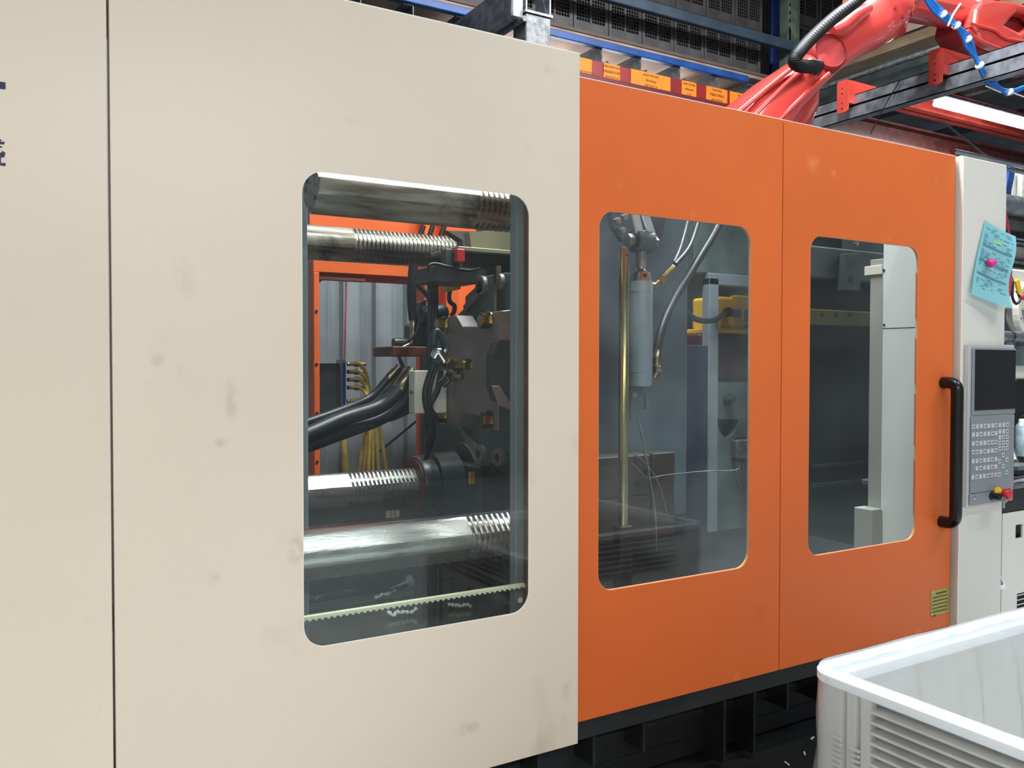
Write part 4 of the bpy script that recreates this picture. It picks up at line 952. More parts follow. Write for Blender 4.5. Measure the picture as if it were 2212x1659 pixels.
q = PY(997, 570, .77); MB().lathe(q, (0, 0, 1), [(-.03, .006), (0, .006), (.0, .012), (.02, .012)], 10).build('brass_screw', brass, t)
# lifting lug plate upper back + pale backdrop box
P = [PY(a, b, 1.25) for a, b in ((965, 498), (1030, 500), (1048, 520), (1050, 545), (1000, 545), (1000, 520), (985, 510))]
MB().prism(P, (0, .06, 0)).build('lifting_lug', cast, label='grey lifting lug between the two upper tie bars', cat='lug')
for i, px in enumerate((915, 935, 960)):
    MB().tube([PY(px, 488, 1.9), PY(px-6, 505, 1.9), PY(px-12, 525, 1.9)], .014, 8).build('short_hose', black, label='short black hose against the orange rear frame, %s from the left' % ordn[i], cat='hose', group='short hoses above rear tie bar')
# lower green beam w/ tag, bed, tray
t = T('bed_beam', 'dark green bed beam with a handwritten 2-5 tag below the rear tie bar', 'bed beam', (1.6, 1.75, .6))
MB().box(.4, 3.6, 1.66, 1.8, .80, .885, .004).build('beam', teal_dk, t)
MB().box(.4, 3.6, 1.62, 1.68, .885, .893).build('red_edge', grime_red, t)
MB().box(.4, 3.6, 1.64, 1.8, .70, .80).build('lower_skirt', grime_red, t)
a = PY(834, 1104, 1.65); b = PY(863, 1116, 1.65)
tg = MB().box(a.x, b.x, 1.65, 1.66, b.z, a.z+.0).build('paper_tag', duct_w, t)
text('2-5', .028, ((a.x+b.x)/2, 1.648, (a.z+b.z)/2), (1, 0, 0), (0, 0, 1), ink, tg)
t = T('machine_bed', 'oily dark green machine bed plate scattered with plastic scraps', 'machine bed', (1.4, .9, .34))
MB().box(-.4, 1.72, .16, 1.66, .56, .6).build('bed_plate', oily, t)
MB().box(-.4, 1.72, 1.2, 1.24, .6, .68, .004).build('rear_step', teal_dk, t)
MB().box(-.4, 1.72, 1.24, 1.64, .66, .68).build('rear_ledge', teal_dk, t)
MB().box(-.4, 1.72, .16, .2, .34, .56).build('front_skirt', base_m, t)
MB().box(1.70, 1.72, .2, 1.2, .6, .612).build('end_lip', teal, t)
MB().box(1.72, 3.6, .2, 1.66, .36, .38).build('pit_floor', black, t)
MB().box(.3, 1.4, .98, 1.08, .6, .604).build('raised_pad', teal, t)
mb = MB()
for k in range(60):
    x = .4+k*.018; mb.ball((x, 1.19+random.uniform(-.004, .004), .602), random.uniform(.003, .006), (1.4, 1, .6), 6, 4)
mb.build('weld_bead', galv_dull, t)
mb = MB()
for k in range(60):
    mb.ball((1.69+random.uniform(-.003, .003), .25+k*.0158, .603), random.uniform(.003, .005), (1, 1.4, .6), 6, 4)
mb.build('weld_bead', galv_dull, t)
# scraps on the bed
def scrapl(px, py, L, ang, lab, seed):
    p = PZ(px, py, .605); rr = random.Random(seed); m = MB(); d = Vector((cos(ang), sin(ang), 0)); n = Vector((-d.y, d.x, 0))
    P = [p+d*L*(k/7-.5)+n*rr.uniform(-.012, .012)+Vector((0, 0, .006+rr.uniform(0, .014))) for k in range(8)]
    m.tube(P, lambda t_: .006+.003*sin(t_*40), 7, 3).build('plastic_scrap', scrap, None, 60, lab, 'scrap', 'white plastic scraps on the machine bed')
scrapl(832, 1291, .13, .5, 'white plastic scrap on the bed, left of centre above the toothed strip', 1)
scrapl(870, 1330, .11, -.1, 'white curled plastic scrap nearest the lower window edge', 2)
scrapl(993, 1314, .09, -.7, 'white crumpled plastic scrap at the right, below the toothed strip', 3)
p = PZ(868, 1268, .605)
t = T('sprue_pin', 'white pointed sprue with a round head lying on the bed', 'sprue', p)
MB().lathe(p+Vector((-.06, -.02, .006)), (1, .3, .12), [(0, .002), (.1, .008), (.104, .026), (.11, .026)], 12).build('sprue_cone', scrap, t, 40)
p = PZ(686, 1291, .605); MB().obox(p, (.03, .006, .005), Matrix.Rotation(.4, 3, 'Z')).build('blue_shred', M('pale_blue_plastic', (140, 150, 220), .4), label='tiny pale blue shred at the left end of the bed', cat='shred')
# toothed strip just inside the pane
zz = PY(700, 1330, .05).z; za_ = PY(655, 1337, .05).z
t = T('toothed_strip', 'cream toothed plastic strip crossing the lower part of the window', 'rack strip', (1.0, .05, za_-.02))
MB().box(.62, 1.385, .045, .06, za_-.004, za_+.006, .001).build('strip_body', cream_pl, t)
mb = MB()
for k in range(44): mb.lathe((.63+k*.0175, .047, za_-.004), (0, 1, 0), [(0, .0052), (.01, .0052)], 10)
mb.build('teeth', cream_pl, t)
# guard post inside right side
a = PY(1115, 800, .1); b = PY(1133, 800, .1)
t = T('guard_post', 'blue grey square post just inside the right edge of the window', 'post', (a.x, .12, .34))
MB().box(a.x, b.x, .1, .14, .345, 2.5, .002).build('post', frame_gy, t)
MB().box(b.x, b.x+.06, .085, .12, .345, 2.5, .002).build('brown_reflection', brownbar, t)  # brown strip paints the orange door edge's reflection beside the post
a = PY(668, 800, .5).x
MB().box(a-.06, a-.004, .5, .56, .6, 2.4, .002).build('inner_post', frame_gy, label='narrow blue grey post at the left edge of the cream guard window', cat='post')
# rear orange guard
t = T('rear_guard', 'orange rear guard frame with its own window, seen through the machine', 'guard door', (1.7, 2.1, .3))
xa = PY(670, 700, 2.1).x
plate('frame_sheet', [(xa, 0), (2.5, 0), (2.5, 2.5), (xa, 2.5)], [rrect(PY(686, 700, 2.1).x, PY(903, 700, 2.1).x, .9, 1.99, .05, 5)], 'Y', 2.1, 2.13, orange_in, t)
MB().box(xa, 2.02, 2.05, 2.1, 2.02, 2.09, .005).build('top_rail', orange_in, t)
MB().box(xa, xa+.03, 2.04, 2.1, .3, 2.02, .003).build('left_stile', orange_in, t)
a = PY(912, 700, 2.05).x
MB().box(a, a+.035, 2.02, 2.1, .3, 2.4, .003).build('right_stile', orange_in, t)
MB().box(a+.12, a+.2, 2.0, 2.1, 1.3, 2.4, .003).build('hinge_plate', orange_in, t)
MB().box(PY(690, 600, 2.06).x, PY(790, 600, 2.06).x, 2.06, 2.1, 1.985, 2.0, .002).build('window_clip', grime_red, t)
for z in (1.82, 1.55, 1.3, 1.05): MB().lathe((xa+.014, 2.04, z), (0, -1, 0), [(0, .008), (.004, .007)], 8).build('stile_screw', black, t)
MB().box(2.51, 6.0, 2.1, 2.14, 0, 2.5, .004).build('back_cladding', wall_dk, label='black green rear panel of the machine behind the yellow actuator', cat='panel')
# hydraulic manifold with yellow hoses behind the rear guard
t = T('manifold', 'blue edged manifold block with a row of hose fittings behind the machine', 'manifold', PY(742, 900, 2.5))
a = PY(690, 785, 2.5); b = PY(737, 895, 2.5); MB().box(a.x, b.x, 2.5, 2.56, b.z, a.z).build('back_plate', teal, t)
a = PY(738, 776, 2.45); b = PY(748, 893, 2.45); MB().box(a.x, b.x, 2.45, 2.55, b.z, a.z, .004).build('manifold_bar', M('pale_manifold_bar', (150, 160, 180), .35, .4), t)
mc = (a.x+b.x)/2; MB().box(mc-.008, mc+.008, 2.44, 2.45, b.z+.02, a.z-.02).build('blue_stripe', rack_blue, t)
for i in range(6):
    y = 786+i*(17 if i < 4 else 20)
    p = PY(750, y, 2.45); MB().lathe(p, (1, 0, 0), [(0, .012), (.04, .012), (.045, .018), (.07, .018), (.075, .012), (.11, .012)], 8).build('hose_fitting', ferr, t, 30)
G = 'yellow hoses drooping from the manifold'
for i in range(6):
    y = 786+i*(17 if i < 4 else 20); ex = (840, 820, 806, 772, 783, 794)[i]
    hose([(756, y, 2.4), (775, y, 2.4), (790+i*1.0, y+18, 2.4-.02*i), (799-i*2, y+60, 2.4-.03*i), (803+(ex-803)*.4, 905, 2.4-.04*i), (ex, 1060, 2.4-.04*i)], .0105, yel_hose, 'yellow hose drooping from the manifold, %s outlet from the top' % ordn[i], G, name='yellow_hose')
hose([(738, 895, 2.45), (742, 950, 2.45), (748, 1040, 2.45)], .02, yel_hose, 'yellow hose hanging straight under the manifold bar', name='yellow_hose')
MB().tube([PY(748, 480, 2.98), PY(748, 620, 2.95), PY(746, 700, 2.9), PY(745, 775, 2.9)], .005, 6).build('red_sling', red_rope, label='thin red cord hanging in front of the grey cladding', cat='cord')
MB().tube([PY(820, 975, 2.6), PY(905, 905, 2.6)], .008, 6, 1).build('dark_rod', teal_dk, label='thin dark rod slanting behind the yellow hoses', cat='rod')
#==MOULD
# ================================================================== mould area behind door one
t = T('fixed_platen', 'large smooth blue grey steel platen behind the first orange door', 'platen', (2.2, .8, .34))
x1p = PY(1486, 800, .72).x
MB().box(1.96, x1p, .72, 1.45, .86, 2.45, .012, 2).build('platen_block', platen, t)
x2p = PY(1290, 930, .60).x
# clevis, cylinder, rod
yc = .42
p0 = PY(1388, 575, yc); p1 = PY(1384, 834, yc); rC = (PY(1408, 700, yc).x-PY(1361, 700, yc).x)/2*.86
t = T('hydraulic_cylinder', 'grey hydraulic cylinder with a bright domed cap, upright behind the door', 'cylinder', p1)
xc_ = (PY(1408, 700, yc).x+PY(1361, 700, yc).x)/2
za, zb2 = PY(1385, 608, yc).z, PY(1385, 834, yc).z
MB().lathe((xc_, yc, zb2), (0, 0, 1), [(0, rC*.9), (.006, rC*.97), (za-zb2-.006, rC*.97), (za-zb2, rC*.94)], 36).build('cylinder_barrel', cyl_m, t, 40)
for z in (PY(1385, 632, yc).z, PY(1385, 805, yc).z): MB().lathe((xc_, yc, z), (0, 0, 1), [(0, rC*1.0), (.003, rC*1.0)], 36).build('joint_ring', chrome, t, 40)
MB().lathe((xc_, yc, za), (0, 0, 1), [(0, rC*.95), (.008, rC*.9), (.035, rC*.7), (.042, rC*.45), (.05, rC*.3), (.06, rC*.35), (.066, rC*.3)], 36).build('dome_cap', chrome, t, 40)
MB().lathe((xc_-.012, yc-rC*.78, za+.02), (0, -1, .35), [(0, .009), (.004, .008)], 14).build('dome_hole', black, t)
MB().cyl((xc_, yc, za+.06), (xc_, yc, za+.13), .02, n=18).build('piston_rod', cast, t, 40)
MB().lathe((xc_, yc, za+.13), (0, 0, 1), [(0, .03), (.01, .036), (.03, .036), (.035, .026)], 6).build('rod_nut', teal, t)
cz = PY(1390, 522, yc).z
MB().lathe((xc_-.04, yc, cz), (1, 0, 0), [(0, .045), (.08, .045)], 24).lathe((xc_-.075, yc, cz), (1, 0, 0), [(0, .016), (.15, .016)], 12).box(xc_-.022, xc_+.022, yc-.02, yc+.02, za+.12, cz).build('clevis', teal, t, 35)
for s in (-1, 1): MB().lathe((xc_+s*.06, yc, cz), (1, 0, 0), [(-.012, .026), (.012, .026)], 6).build('clevis_nut', cast, t)
P = [PY(a, b, yc+.06) for a, b in ((1318, 455), (1440, 470), (1432, 510), (1405, 530), (1372, 535), (1345, 520), (1325, 490))]
MB().prism(P, (0, .03, 0)).build('hanger_plate', platen, None, bevel=.003, label='grey hanger plate holding the cylinder clevis', cat='bracket')
t = T('clevis_strut', 'pair of bright slanted flat bars above the cylinder clevis', 'strut', PY(1395, 500, yc))
for a, b, c, d in ((1368, 440, 1386, 512), (1388, 440, 1412, 512)):
    p, q = PY(a, b, yc-.06), PY(c, d, yc-.02); n = Vector((.017, 0, 0)); MB().prism([p-n, p+n, q+n, q-n], (0, .01, 0)).build('flat_bar', M('pale_steel_bar', (225, 232, 238), .35, 0) if 'pale_steel_bar' not in bpy.data.materials else bpy.data.materials['pale_steel_bar'], t)
for i, (a, b) in enumerate(((1340, 499), (1345, 470), (1330, 478))):
    MB().lathe(PY(a, b, yc+.05), (0, -1, 0), [(0, .014), (.02, .014), (.022, .01)], 6).build('cap_bolt', cast, label='small bolt head on the hanger plate, %s' % ['lowest', 'top right', 'top left'][i], cat='bolt', group='bolts on the hanger plate')
xr = PY(1347, 800, .36).x; rz0 = PY(1347, 1134, .36).z; rz1 = PY(1347, 535, .36).z; rR = (PY(1357, 800, .36).x-PY(1337, 800, .36).x)/2*.88
t = T('guide_rod', 'tall brass coloured guide rod standing left of the grey cylinder', 'rod', (xr, .36, rz0))
MB().lathe((xr, .36, rz0), (0, 0, 1), [(0, rR), (rz1-rz0-.006, rR), (rz1-rz0, rR*.8)], 24).build('rod', brass_rod, t, 40)
MB().box(xr-.03, xr+.03, .335, .385, .66, rz0, .004).build('foot_block', wall_dk, t)
MB().lathe((xr-.002, .36-rR, rz1-.03), (0, -1, 0), [(0, .004), (.001, .004)], 8).build('cross_hole', black, t)
# lower guide behind cylinder
a = PY(1357, 840, yc+.05); b = PY(1383, 905, yc+.05)
t = T('cylinder_mount', 'grey steel mount under the cylinder with a small bolt', 'mount', ((a.x+b.x)/2, yc+.07, b.z))
MB().box(a.x, b.x, yc+.03, yc+.1, b.z, a.z+.02, .003).build('mount_block', platen, t)
q = PY(1368, 853, yc+.03); MB().lathe(q, (0, -1, 0), [(0, .014), (.01, .014)], 6).build('mount_bolt', cast, t)
q = PY(1398, 848, yc+.05); q2 = PY(1398, 884, yc+.05)
MB().cyl(q, q2, .014, n=14).build('lower_pin', teal, t, 40)
G = 'hoses hanging inside the first orange door'
hose([(1562, 455, .6), (1545, 500, .58), (1500, 575, .55), (1455, 650, .5), (1430, 710, .46), (1420, 755, .43)], .0175, blk_hose, 'thick black hose with a pale streak curving down to the cylinder base', G, ferrules=[(1420, 752, .42, 1418, 790, .42, .021)])
hose([(1516, 450, .6), (1505, 490, .58), (1488, 535, .52), (1458, 572, .45)], .011, blk_hose, 'black printed hose ending in a brass elbow at the cylinder head', G)
hose([(1492, 450, .58), (1480, 500, .55), (1468, 540, .5), (1456, 566, .46)], .006, galv_dull, 'thin braided cable beside the printed hose', G)
t = T('hose_fitting', 'brass hex fitting and elbow at the head of the grey cylinder', 'fitting', PY(1420, 610, .42))
for (a, b, c, d, rr, n) in ((1455, 576, 1434, 598, .014, 6), (1434, 598, 1424, 610, .016, 6), (1424, 608, 1412, 618, .012, 10), (1414, 618, 1402, 616, .014, 10)):
    p, q = PY(a, b, .41), PY(c, d, .41); L = (q-p).length; MB().lathe(p, q-p, [(0, rr*.85), (.003, rr), (L-.003, rr), (L, rr*.85)], n).build('hex_section', brass, t, 25)
t = T('hose_fitting', 'steel nut and elbow at the foot of the grey cylinder', 'fitting', PY(1416, 810, .42))
for (a, b, c, d, rr, n) in ((1419, 790, 1419, 804, .02, 6), (1419, 804, 1412, 818, .015, 10), (1414, 820, 1398, 822, .016, 8)):
    p, q = PY(a, b, .41), PY(c, d, .41); L = (q-p).length; MB().lathe(p, q-p, [(0, rr*.85), (.003, rr), (L-.003, rr), (L, rr*.85)], n).build('hex_section', ferr, t, 25)
# mould blocks
t = T('mould_block', 'brown grey stacked mould plates with drilled holes at the left', 'mould', PY(1380, 1110, .6))
zA = PY(1350, 985, .62).z; zB = PY(1350, 1075, .62).z; zC = PY(1350, 1120, .62).z
xa, xb_ = PY(1285, 1000, .62).x, PY(1405, 1000, .62).x; xd = PY(1465, 1000, .62).x
MB().box(1.9, xb_, .62, 1.2, zB+.003, zA, .004).build('mould_plate', moldm, t); MB().box(1.9, xb_, .62, 1.2, zC-.1, zB, .004).build('mould_plate', moldm, t)
MB().box(xb_+.03, xd, .64, 1.2, zC-.1, zA-.0, .004).build('mould_plate', moldm, t)
MB().box(xb_+.002, xb_+.03, .68, 1.2, zC-.1, zA-.01).build('spacer', teal_dk, t)
for a, b in ((1373, 996), (1394, 1020), (1415, 1050), (1377, 1044), (1438, 1024), (1445, 1055)):
    MB().lathe(PY(a, b, .62), (0, -1, 0), [(0, .012), (.0015, .012)], 14).build('bore', black, t)
# base ledge
MB().box(1.75, 3.6, .3, 1.14, .60, .66, .01).build('front_ledge', wall_dk, label='grey steel ledge along the bottom behind the orange doors', cat='ledge')
for i, (pts, rr) in enumerate((([(1378, 895), (1385, 935), (1400, 1010), (1415, 1110), (1418, 1190)], .0045), ([(1362, 978), (1395, 1000), (1425, 1050), (1440, 1110)], .003), ([(1362, 998), (1385, 1020), (1400, 1032), (1440, 1026), (1520, 1018), (1590, 1015), (1595, 1000)], .003))):
    MB().tube([PY(a, b, .5) for a, b in pts], rr, 6).build('thin_wire', galv, label=['pale wire hanging down from the cylinder mount', 'thin pale wire curving over the mould plates', 'thin dark wire running level to the terminal block'][i], cat='wire')
# rear machinery seen through door one
YF = 1.5
t = T('welded_frame', 'blue grey welded frame opening right of the smooth platen', 'frame', (PY(1540, 800, YF).x, YF, .5))
xa = PY(1531, 800, YF).x; xb_ = PY(1552, 800, YF).x
MB().box(xa, xb_, YF, YF+.06, .5, PY(1540, 600, YF).z, .004).build('stile', frame_gy, t)
MB().box(xa, xa+1.2, YF, YF+.06, PY(1580, 618, YF).z, PY(1580, 600, YF).z+.02, .004).build('head_rail', frame_gy, t)
MB().box(xa-.1, xa+1.8, YF+.02, YF+.1, PY(1540, 590, YF).z, 2.5, .004).build('upper_panel', teal, t)
p = PY(1548, 636, 1.75); q = PY(1650, 722, 1.75)
t = T('yellow_unit', 'yellow boxed actuator with a printed label seen through the door', 'actuator', (p.x+.2, 1.75, q.z))
MB().box(p.x+.02, p.x+.42, 1.75, 2.0, q.z+.03, p.z-.01, .02, 3).build('yellow_housing', yellow, t)
MB().box(p.x+.14, p.x+.42, 1.72, 1.78, q.z+.03, p.z, .01, 2).build('yellow_front', yellow, t)
MB().box(p.x-.02, p.x+.42, 1.70, 2.0, q.z, q.z+.03, .004).build('yellow_base', yellow, t)
a = PY(1582, 668, 1.715); MB().box(a.x, a.x+.08, 1.716, 1.72, a.z-.05, a.z).build('printed_label', teal, t)
for k in (0, 1): MB().box(a.x+.11, a.x+.2, 1.716, 1.72, a.z-.08-.09*k, a.z-.0-.09*k).build('green_sticker', M('green_sticker', (60, 110, 90), .5) if k == 0 else bpy.data.materials['green_sticker'], t)
MB().lathe(PY(1568, 675, 1.74), (0, -1, 0), [(0, .03), (.03, .03)], 18).build('round_plug', black, t, 40)
MB().box(p.x-.05, p.x+.6, 1.85, 2.05, PY(1590, 818, 1.8).z, q.z-.002, .01).build('dark_red_cabinet', M('dark_red_paint', (84, 22, 24), .35), label='dark red panel below the yellow actuator', cat='panel')
hose([(1466, 650, 1.0), (1480, 672, 1.1), (1505, 690, 1.25), (1540, 692, 1.4), (1566, 677, 1.66)], .016, blk_hose, 'black cable looping to the yellow actuator')
p = PY(1480, 745, 1.3); q = PY(1528, 1120, 1.3)
MB().box(p.x+.0, q.x, 1.3, 1.5, .5, p.z, .004).build('dark_column', M('dark_blue_column', (34, 42, 62), .4), label='dark navy column between platen and inner frame', cat='column')
zz0 = PY(1580, 826, YF).z
hol = PY(1578, 915, YF)
t = T('side_plate', 'grey green side plate with a big round cut-out and one bolt', 'plate', (hol.x, YF, .5))
xa = xb_+.003
plate('plate_sheet', [(xa, .5), (xa+1.4, .5), (xa+1.4, zz0), (xa, zz0)], [[(hol.x+.085*cos(a), hol.z+.02+.105*sin(a) if sin(a) < 0 else hol.z+.03) for a in [pi+pi*k/14 for k in range(15)]]], 'Y', YF+.02, YF+.06, teal, t)
MB().lathe(PY(1571, 862, YF+.01), (0, -1, 0), [(0, .032), (.02, .032), (.022, .02), (.05, .02)], 20).build('plate_bolt', teal_dk, t, 30)
MB().box(xa, xa+1.4, YF+.3, YF+.32, .5, zz0).build('dark_backing', black, t)
a = PY(1592, 952, 1.47)
t = T('terminal_block', 'small grey terminal block with brass screws and trailing wires', 'terminal block', (a.x, 1.4, a.z-.1))
MB().box(a.x, a.x+.1, 1.47, 1.52, a.z-.11, a.z, .003).build('block_body', galv_dull, t)
for k in range(4):
    for zz_ in (a.z+.004, a.z-.12): MB().lathe((a.x+.012+k*.025, 1.49, zz_), (0, 0, 1), [(0, .007), (.012, .007)], 8).build('brass_screw', brass, t)
for k in range(3):
    MB().tube([(a.x+.012+k*.03, 1.49, a.z-.12), (a.x+.012+k*.03, 1.48, a.z-.2), (a.x+.04+k*.035, 1.47, a.z-.28), (a.x+.09+k*.03, 1.47, a.z-.42)], .003, 6).build('lead_wire', galv, t)
# ================================================================== behind door two
XW = 3.62
t = T('inner_side_guard', 'white inner side guard sheet seen edge-on through the second orange door', 'guard panel', (XW, .5, .5))
def yx(px, py=800, X=XW): return PX(px, py, X).y
y1_ = yx(1906)
plate('guard_sheet', [(.168, .62), (y1_, .62), (y1_, 2.13), (.168, 2.13)], [], 'X', XW, XW+.01, white_in, t)
zsm = PX(1950, 708, XW).z
MB().box(XW-.0012, XW, .168, y1_, zsm-.0015, zsm+.0015).build('sheet_joint', ink, t)
MB().box(XW-.004, XW+.02, y1_, y1_+.07, .62, 2.06, .002).build('edge_channel', chan_m, t)
q = PX(1860, 1095, XW-.05); MB().box(XW-.08, XW-.004, y1_-.01, y1_+.09, .6, q.z, .003).build('foot_box', chan_m, t)
p = PX(1868, 586, XW-.01); q = PX(1905, 586, XW-.01)
MB().box(XW-.014, XW-.004, q.y, p.y, p.z-.022, p.z+.022, .002).build('latch_strip', ivory, t)
MB().lathe(PX(1910, 584, XW-.001), (-1, 0, 0), [(0, .006), (.002, .006)], 10).build('screw', black, t)
MB().lathe(PX(1910, 702, XW-.001), (-1, 0, 0), [(0, .006), (.002, .006)], 10).build('screw', black, t)
# platen wall and drilled bar beyond the white sheet
t = T('nozzle_side_platen', 'dark platen wall behind the second orange door with an olive drilled bar', 'platen', (4.2, .9, .4))
MB().box(3.9, 4.75, 1.15, 1.2, .4, 2.6).build('dark_wall', wall_dk, t)
MB().box(3.66, 4.7, .95, 1.15, 2.02, 2.2, .01).build('upper_beam', teal_dk, t)
a = PY(1750, 668, .95).z; b = PY(1750, 694, .95).z
MB().box(3.70, 4.45, .93, .96, b-.02, a+.0, .004).build('olive_bar', M('olive_bar_paint', (66, 62, 24), .4), t)
for px in (1775, 1806, 1836): MB().lathe(PY(px, 679, .93), (0, -1, 0), [(0, .013), (.002, .013)], 14).build('bar_hole', black, t)
P = [PY(a, b, .9) for a, b in ((1824, 548), (1859, 547), (1859, 628), (1818, 626))]
MB().prism(P, (0, .03, 0)).build('lug_plate', teal_dk, t, bevel=.002)
MB().lathe(PY(1837, 604, .9), (0, -1, 0), [(0, .018), (.002, .018)], 16).build('lug_hole', black, t)
MB().lathe(PY(1846, 527, .85), (0, -1, 0), [(0, .014), (.02, .012)], 8).build('lug_screw', chrome, t)
for z in (.97, .86): MB().box(4.0, 4.8, 1.12, 1.15, z-.02, z, .002).build('dark_step', base_m, t)
#==BIN
# ================================================================== plastic bin with liner
bx0, bx1, by0, by1, bz = 1.795, 2.995, -1.70, -.70, .762
t = T('bulk_bin', 'large pale plastic bin with ribbed sides, in front of the orange doors', 'bin', ((bx0+bx1)/2, (by0+by1)/2, 0))
def rr(x0, x1, y0, y1, r, n=8): return rrect(x0, x1, y0, y1, r, n)
def zring(o, z): return [Vector((x, y, z)) for x, y in o]
def shell(o1, o2, z0, z1):
    mb = MB(); A0, A1, B1, B0 = zring(o1, z0), zring(o1, z1), zring(o2, z1), zring(o2, z0); mb.rings([A0, A1, B1, B0], closed=True); return mb
OUT = rr(bx0, bx1, by0, by1, .07); INN = rr(bx0+.05, bx1-.05, by0+.05, by1-.05, .04)
# rim
mb = MB(); R0 = lambda g, z: zring(rr(bx0-g, bx1+g, by0-g, by1+g, .07+g), z); RI = lambda g, z: zring(rr(bx0+g, bx1-g, by0+g, by1-g, max(.07-g, .02)), z)
mb.rings([R0(0, bz-.03), R0(.004, bz-.026), R0(.004, bz-.006), R0(-.002, bz), RI(.024, bz), RI(.03, bz-.006), RI(.03, bz-.04)], closed=True).build('rim', rim_lit_m, t, 35)
mb = MB(); mb.rings([RI(.030, bz-.042), RI(.030, bz-.036), RI(.050, bz-.036), RI(.052, bz-.014), RI(.064, bz-.014), RI(.066, bz-.02), RI(.066, bz-.042)], closed=True).build('inner_lip', rim_lit_m, t, 35)
# inner wall
mb = MB(); mb.rings([RI(.046, bz-.03), RI(.046, .14), RI(.056, .14), RI(.056, bz-.03)], closed=True).build('inner_wall', bin_m, t, 35)
MB().box(bx0+.05, bx1-.05, by0+.05, by1-.05, .11, .15).build('bin_floor', bin_m, t)
# corner posts (full depth), with grooves
def corner(cx, cy, sx, sy, nm='corner_post'):
    mb = MB(); r_ = .07
    P = []
    for k in range(9):
        a = pi/2*k/8; P.append((cx+sx*(r_-r_*sin(a) if False else r_*(1-cos(a))), cy+sy*(r_*(1-sin(a)))))
    # along Y side then X side; groove pairs
    LY = .19; LX = .19
    outer = [(cx, cy+sy*LY)]
    for g0 in (.165, .125): outer += [(cx, cy+sy*g0), (cx+sx*.014, cy+sy*(g0-.004)), (cx+sx*.014, cy+sy*(g0-.014)), (cx, cy+sy*(g0-.018))]
    outer += [(cx+sx*r_*(1-cos(pi/2*k/8)), cy+sy*r_*(1-sin(pi/2*k/8))) for k in range(9)]
    outer += [(cx+sx*LX, cy)]
    inner = [(cx+sx*LX, cy+sy*.027), (cx+sx*.06, cy+sy*.027), (cx+sx*.027, cy+sy*.06), (cx+sx*.027, cy+sy*LY)]
    mb.prism([(x, y, .12) for x, y in outer+inner], (0, 0, bz-.03-.12)).build(nm, bin_m, t, 25)
corner(bx0, by1, 1, -1); corner(bx0, by0, 1, 1); corner(bx1, by1, -1, -1); corner(bx1, by0, -1, 1)
# small louvre bars on the corner by the camera-side
for (yy, n, zt_) in ((by1-.095, 9, bz-.155), (by1-.148, 8, bz-.165)):
    for k in range(n):
        z = zt_-k*.0135
        MB().box(bx0-.005, bx0+.004, yy-.015, yy+.013, z-.003, z+.003, .001).build('grip_bar', bin_m, t)
# side ribs (left side and front side)
ya, yb = by0+.19, by1-.19
for k in range(6):
    z = bz-.03-.0-.026*(k+1)
    MB().box(bx0, bx0+.046, ya, yb, z-.0035, z+.0035, .001).build('side_rib', bin_m, t)
MB().box(bx0+.012, bx0+.03, ya, yb, .15, bz-.19, .004).build('side_panel', bin_m, t)
for k in range(6):
    z = bz-.03-.026*(k+1)
    MB().box(bx0+.19, bx1-.19, by1-.046, by1, z-.0035, z+.0035, .001).build('side_rib', bin_m, t)
MB().box(bx0+.19, bx1-.19, by1-.03, by1-.012, .15, bz-.19, .004).build('side_panel', bin_m, t)
MB().box(bx0, bx1, by0, by1, .10, .125, .01).build('bottom_frame', bin_m, t)
for x in (bx0+.08, (bx0+bx1)/2, bx1-.08):
    for y in (by0+.08, (by0+by1)/2, by1-.08): MB().box(x-.07, x+.07, y-.07, y+.07, 0, .10, .01).build('foot', bin_m, t)
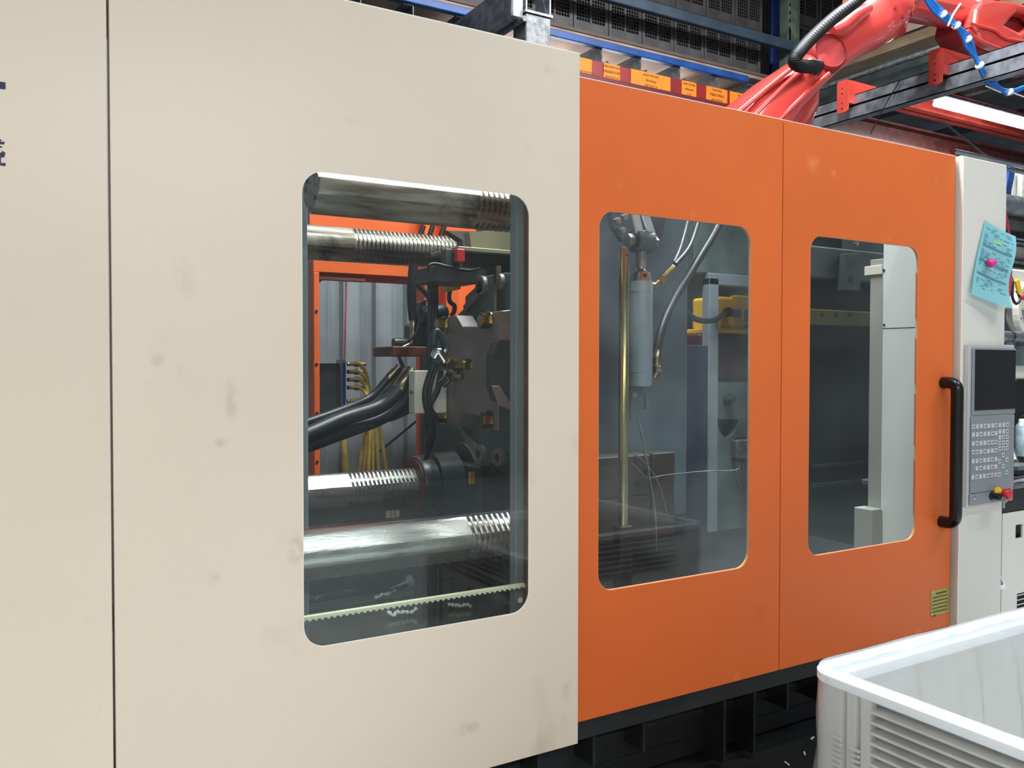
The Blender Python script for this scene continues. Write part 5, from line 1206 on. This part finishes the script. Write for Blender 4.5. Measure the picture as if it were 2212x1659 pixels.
# liner: film draped over rim; wavy
def liner(name, prof, label, fm, parent=None):
    mb = MB(); n = 420; per = []
    loop = rr(0, 1, 0, 1, .07, 4)
    base = []
    L = 2*((bx1-bx0)+(by1-by0))
    for i in range(n):
        s = L*i/n; a, b = bx1-bx0, by1-by0
        if s < a: p = Vector((bx0+s, by1, 0)); nn = Vector((0, 1, 0))
        elif s < a+b: p = Vector((bx1, by1-(s-a), 0)); nn = Vector((1, 0, 0))
        elif s < 2*a+b: p = Vector((bx1-(s-a-b), by0, 0)); nn = Vector((0, -1, 0))
        else: p = Vector((bx0, by0+(s-2*a-b), 0)); nn = Vector((-1, 0, 0))
        # round the corners
        for cx, sx in ((bx0, 1), (bx1, -1)):
            for cy, sy in ((by0, 1), (by1, -1)):
                d = Vector((p.x-cx, p.y-cy, 0))
                if abs(d.x)+abs(d.y) < .09:
                    c = Vector((cx+sx*.09, cy+sy*.09, 0)); q = (p-c).normalized(); p = c+q*.09; nn = q
        base.append((p, nn, s))
    rnd = random.Random(5)
    ph = [rnd.uniform(0, 6.28) for _ in range(12)]
    rings = []
    for (off, z, amp, za_) in prof:
        ring = []
        for p, nn, s in base:
            w = sum(sin(s*f+ph[k])*g_ for k, (f, g_) in enumerate(((9, .4), (23, .45), (41, .3), (71, .26))))
            w2 = sum(sin(s*f+ph[k+5])*g_ for k, (f, g_) in enumerate(((7, .6), (17, .5), (39, .3))))
            q = p+nn*(off+amp*w); q.z = z+za_*w2; ring.append(q)
        rings.append(ring)
    mb.rings(rings, cap=False)
    return mb.build(name, fm, parent, 60, label, None if parent else 'bin liner')
lin_o = liner('bin_liner', [(.008, bz+.002, .001, .001), (-.004, bz+.005, .001, .002), (-.028, bz+.003, .001, .001), (-.033, bz-.028, .001, 0), (-.046, bz-.032, .001, 0), (-.050, bz-.011, .001, 0), (-.066, bz-.011, .001, 0), (-.078, bz-.05, .006, 0), (-.095, .64, .014, 0), (-.105, .52, .02, 0), (-.11, .2, .03, 0)], 'clear plastic bag liner draped over the rim of the pale bin', film)
liner('outer_skirt', [(.03, .30, .012, .03), (.026, .48, .010, .0), (.014, .55, .006, .0), (.018, .64, .006, 0), (.012, .71, .004, .002), (.009, bz-.02, .002, 0), (.008, bz+.002, .001, .001)], None, film_thin, lin_o)
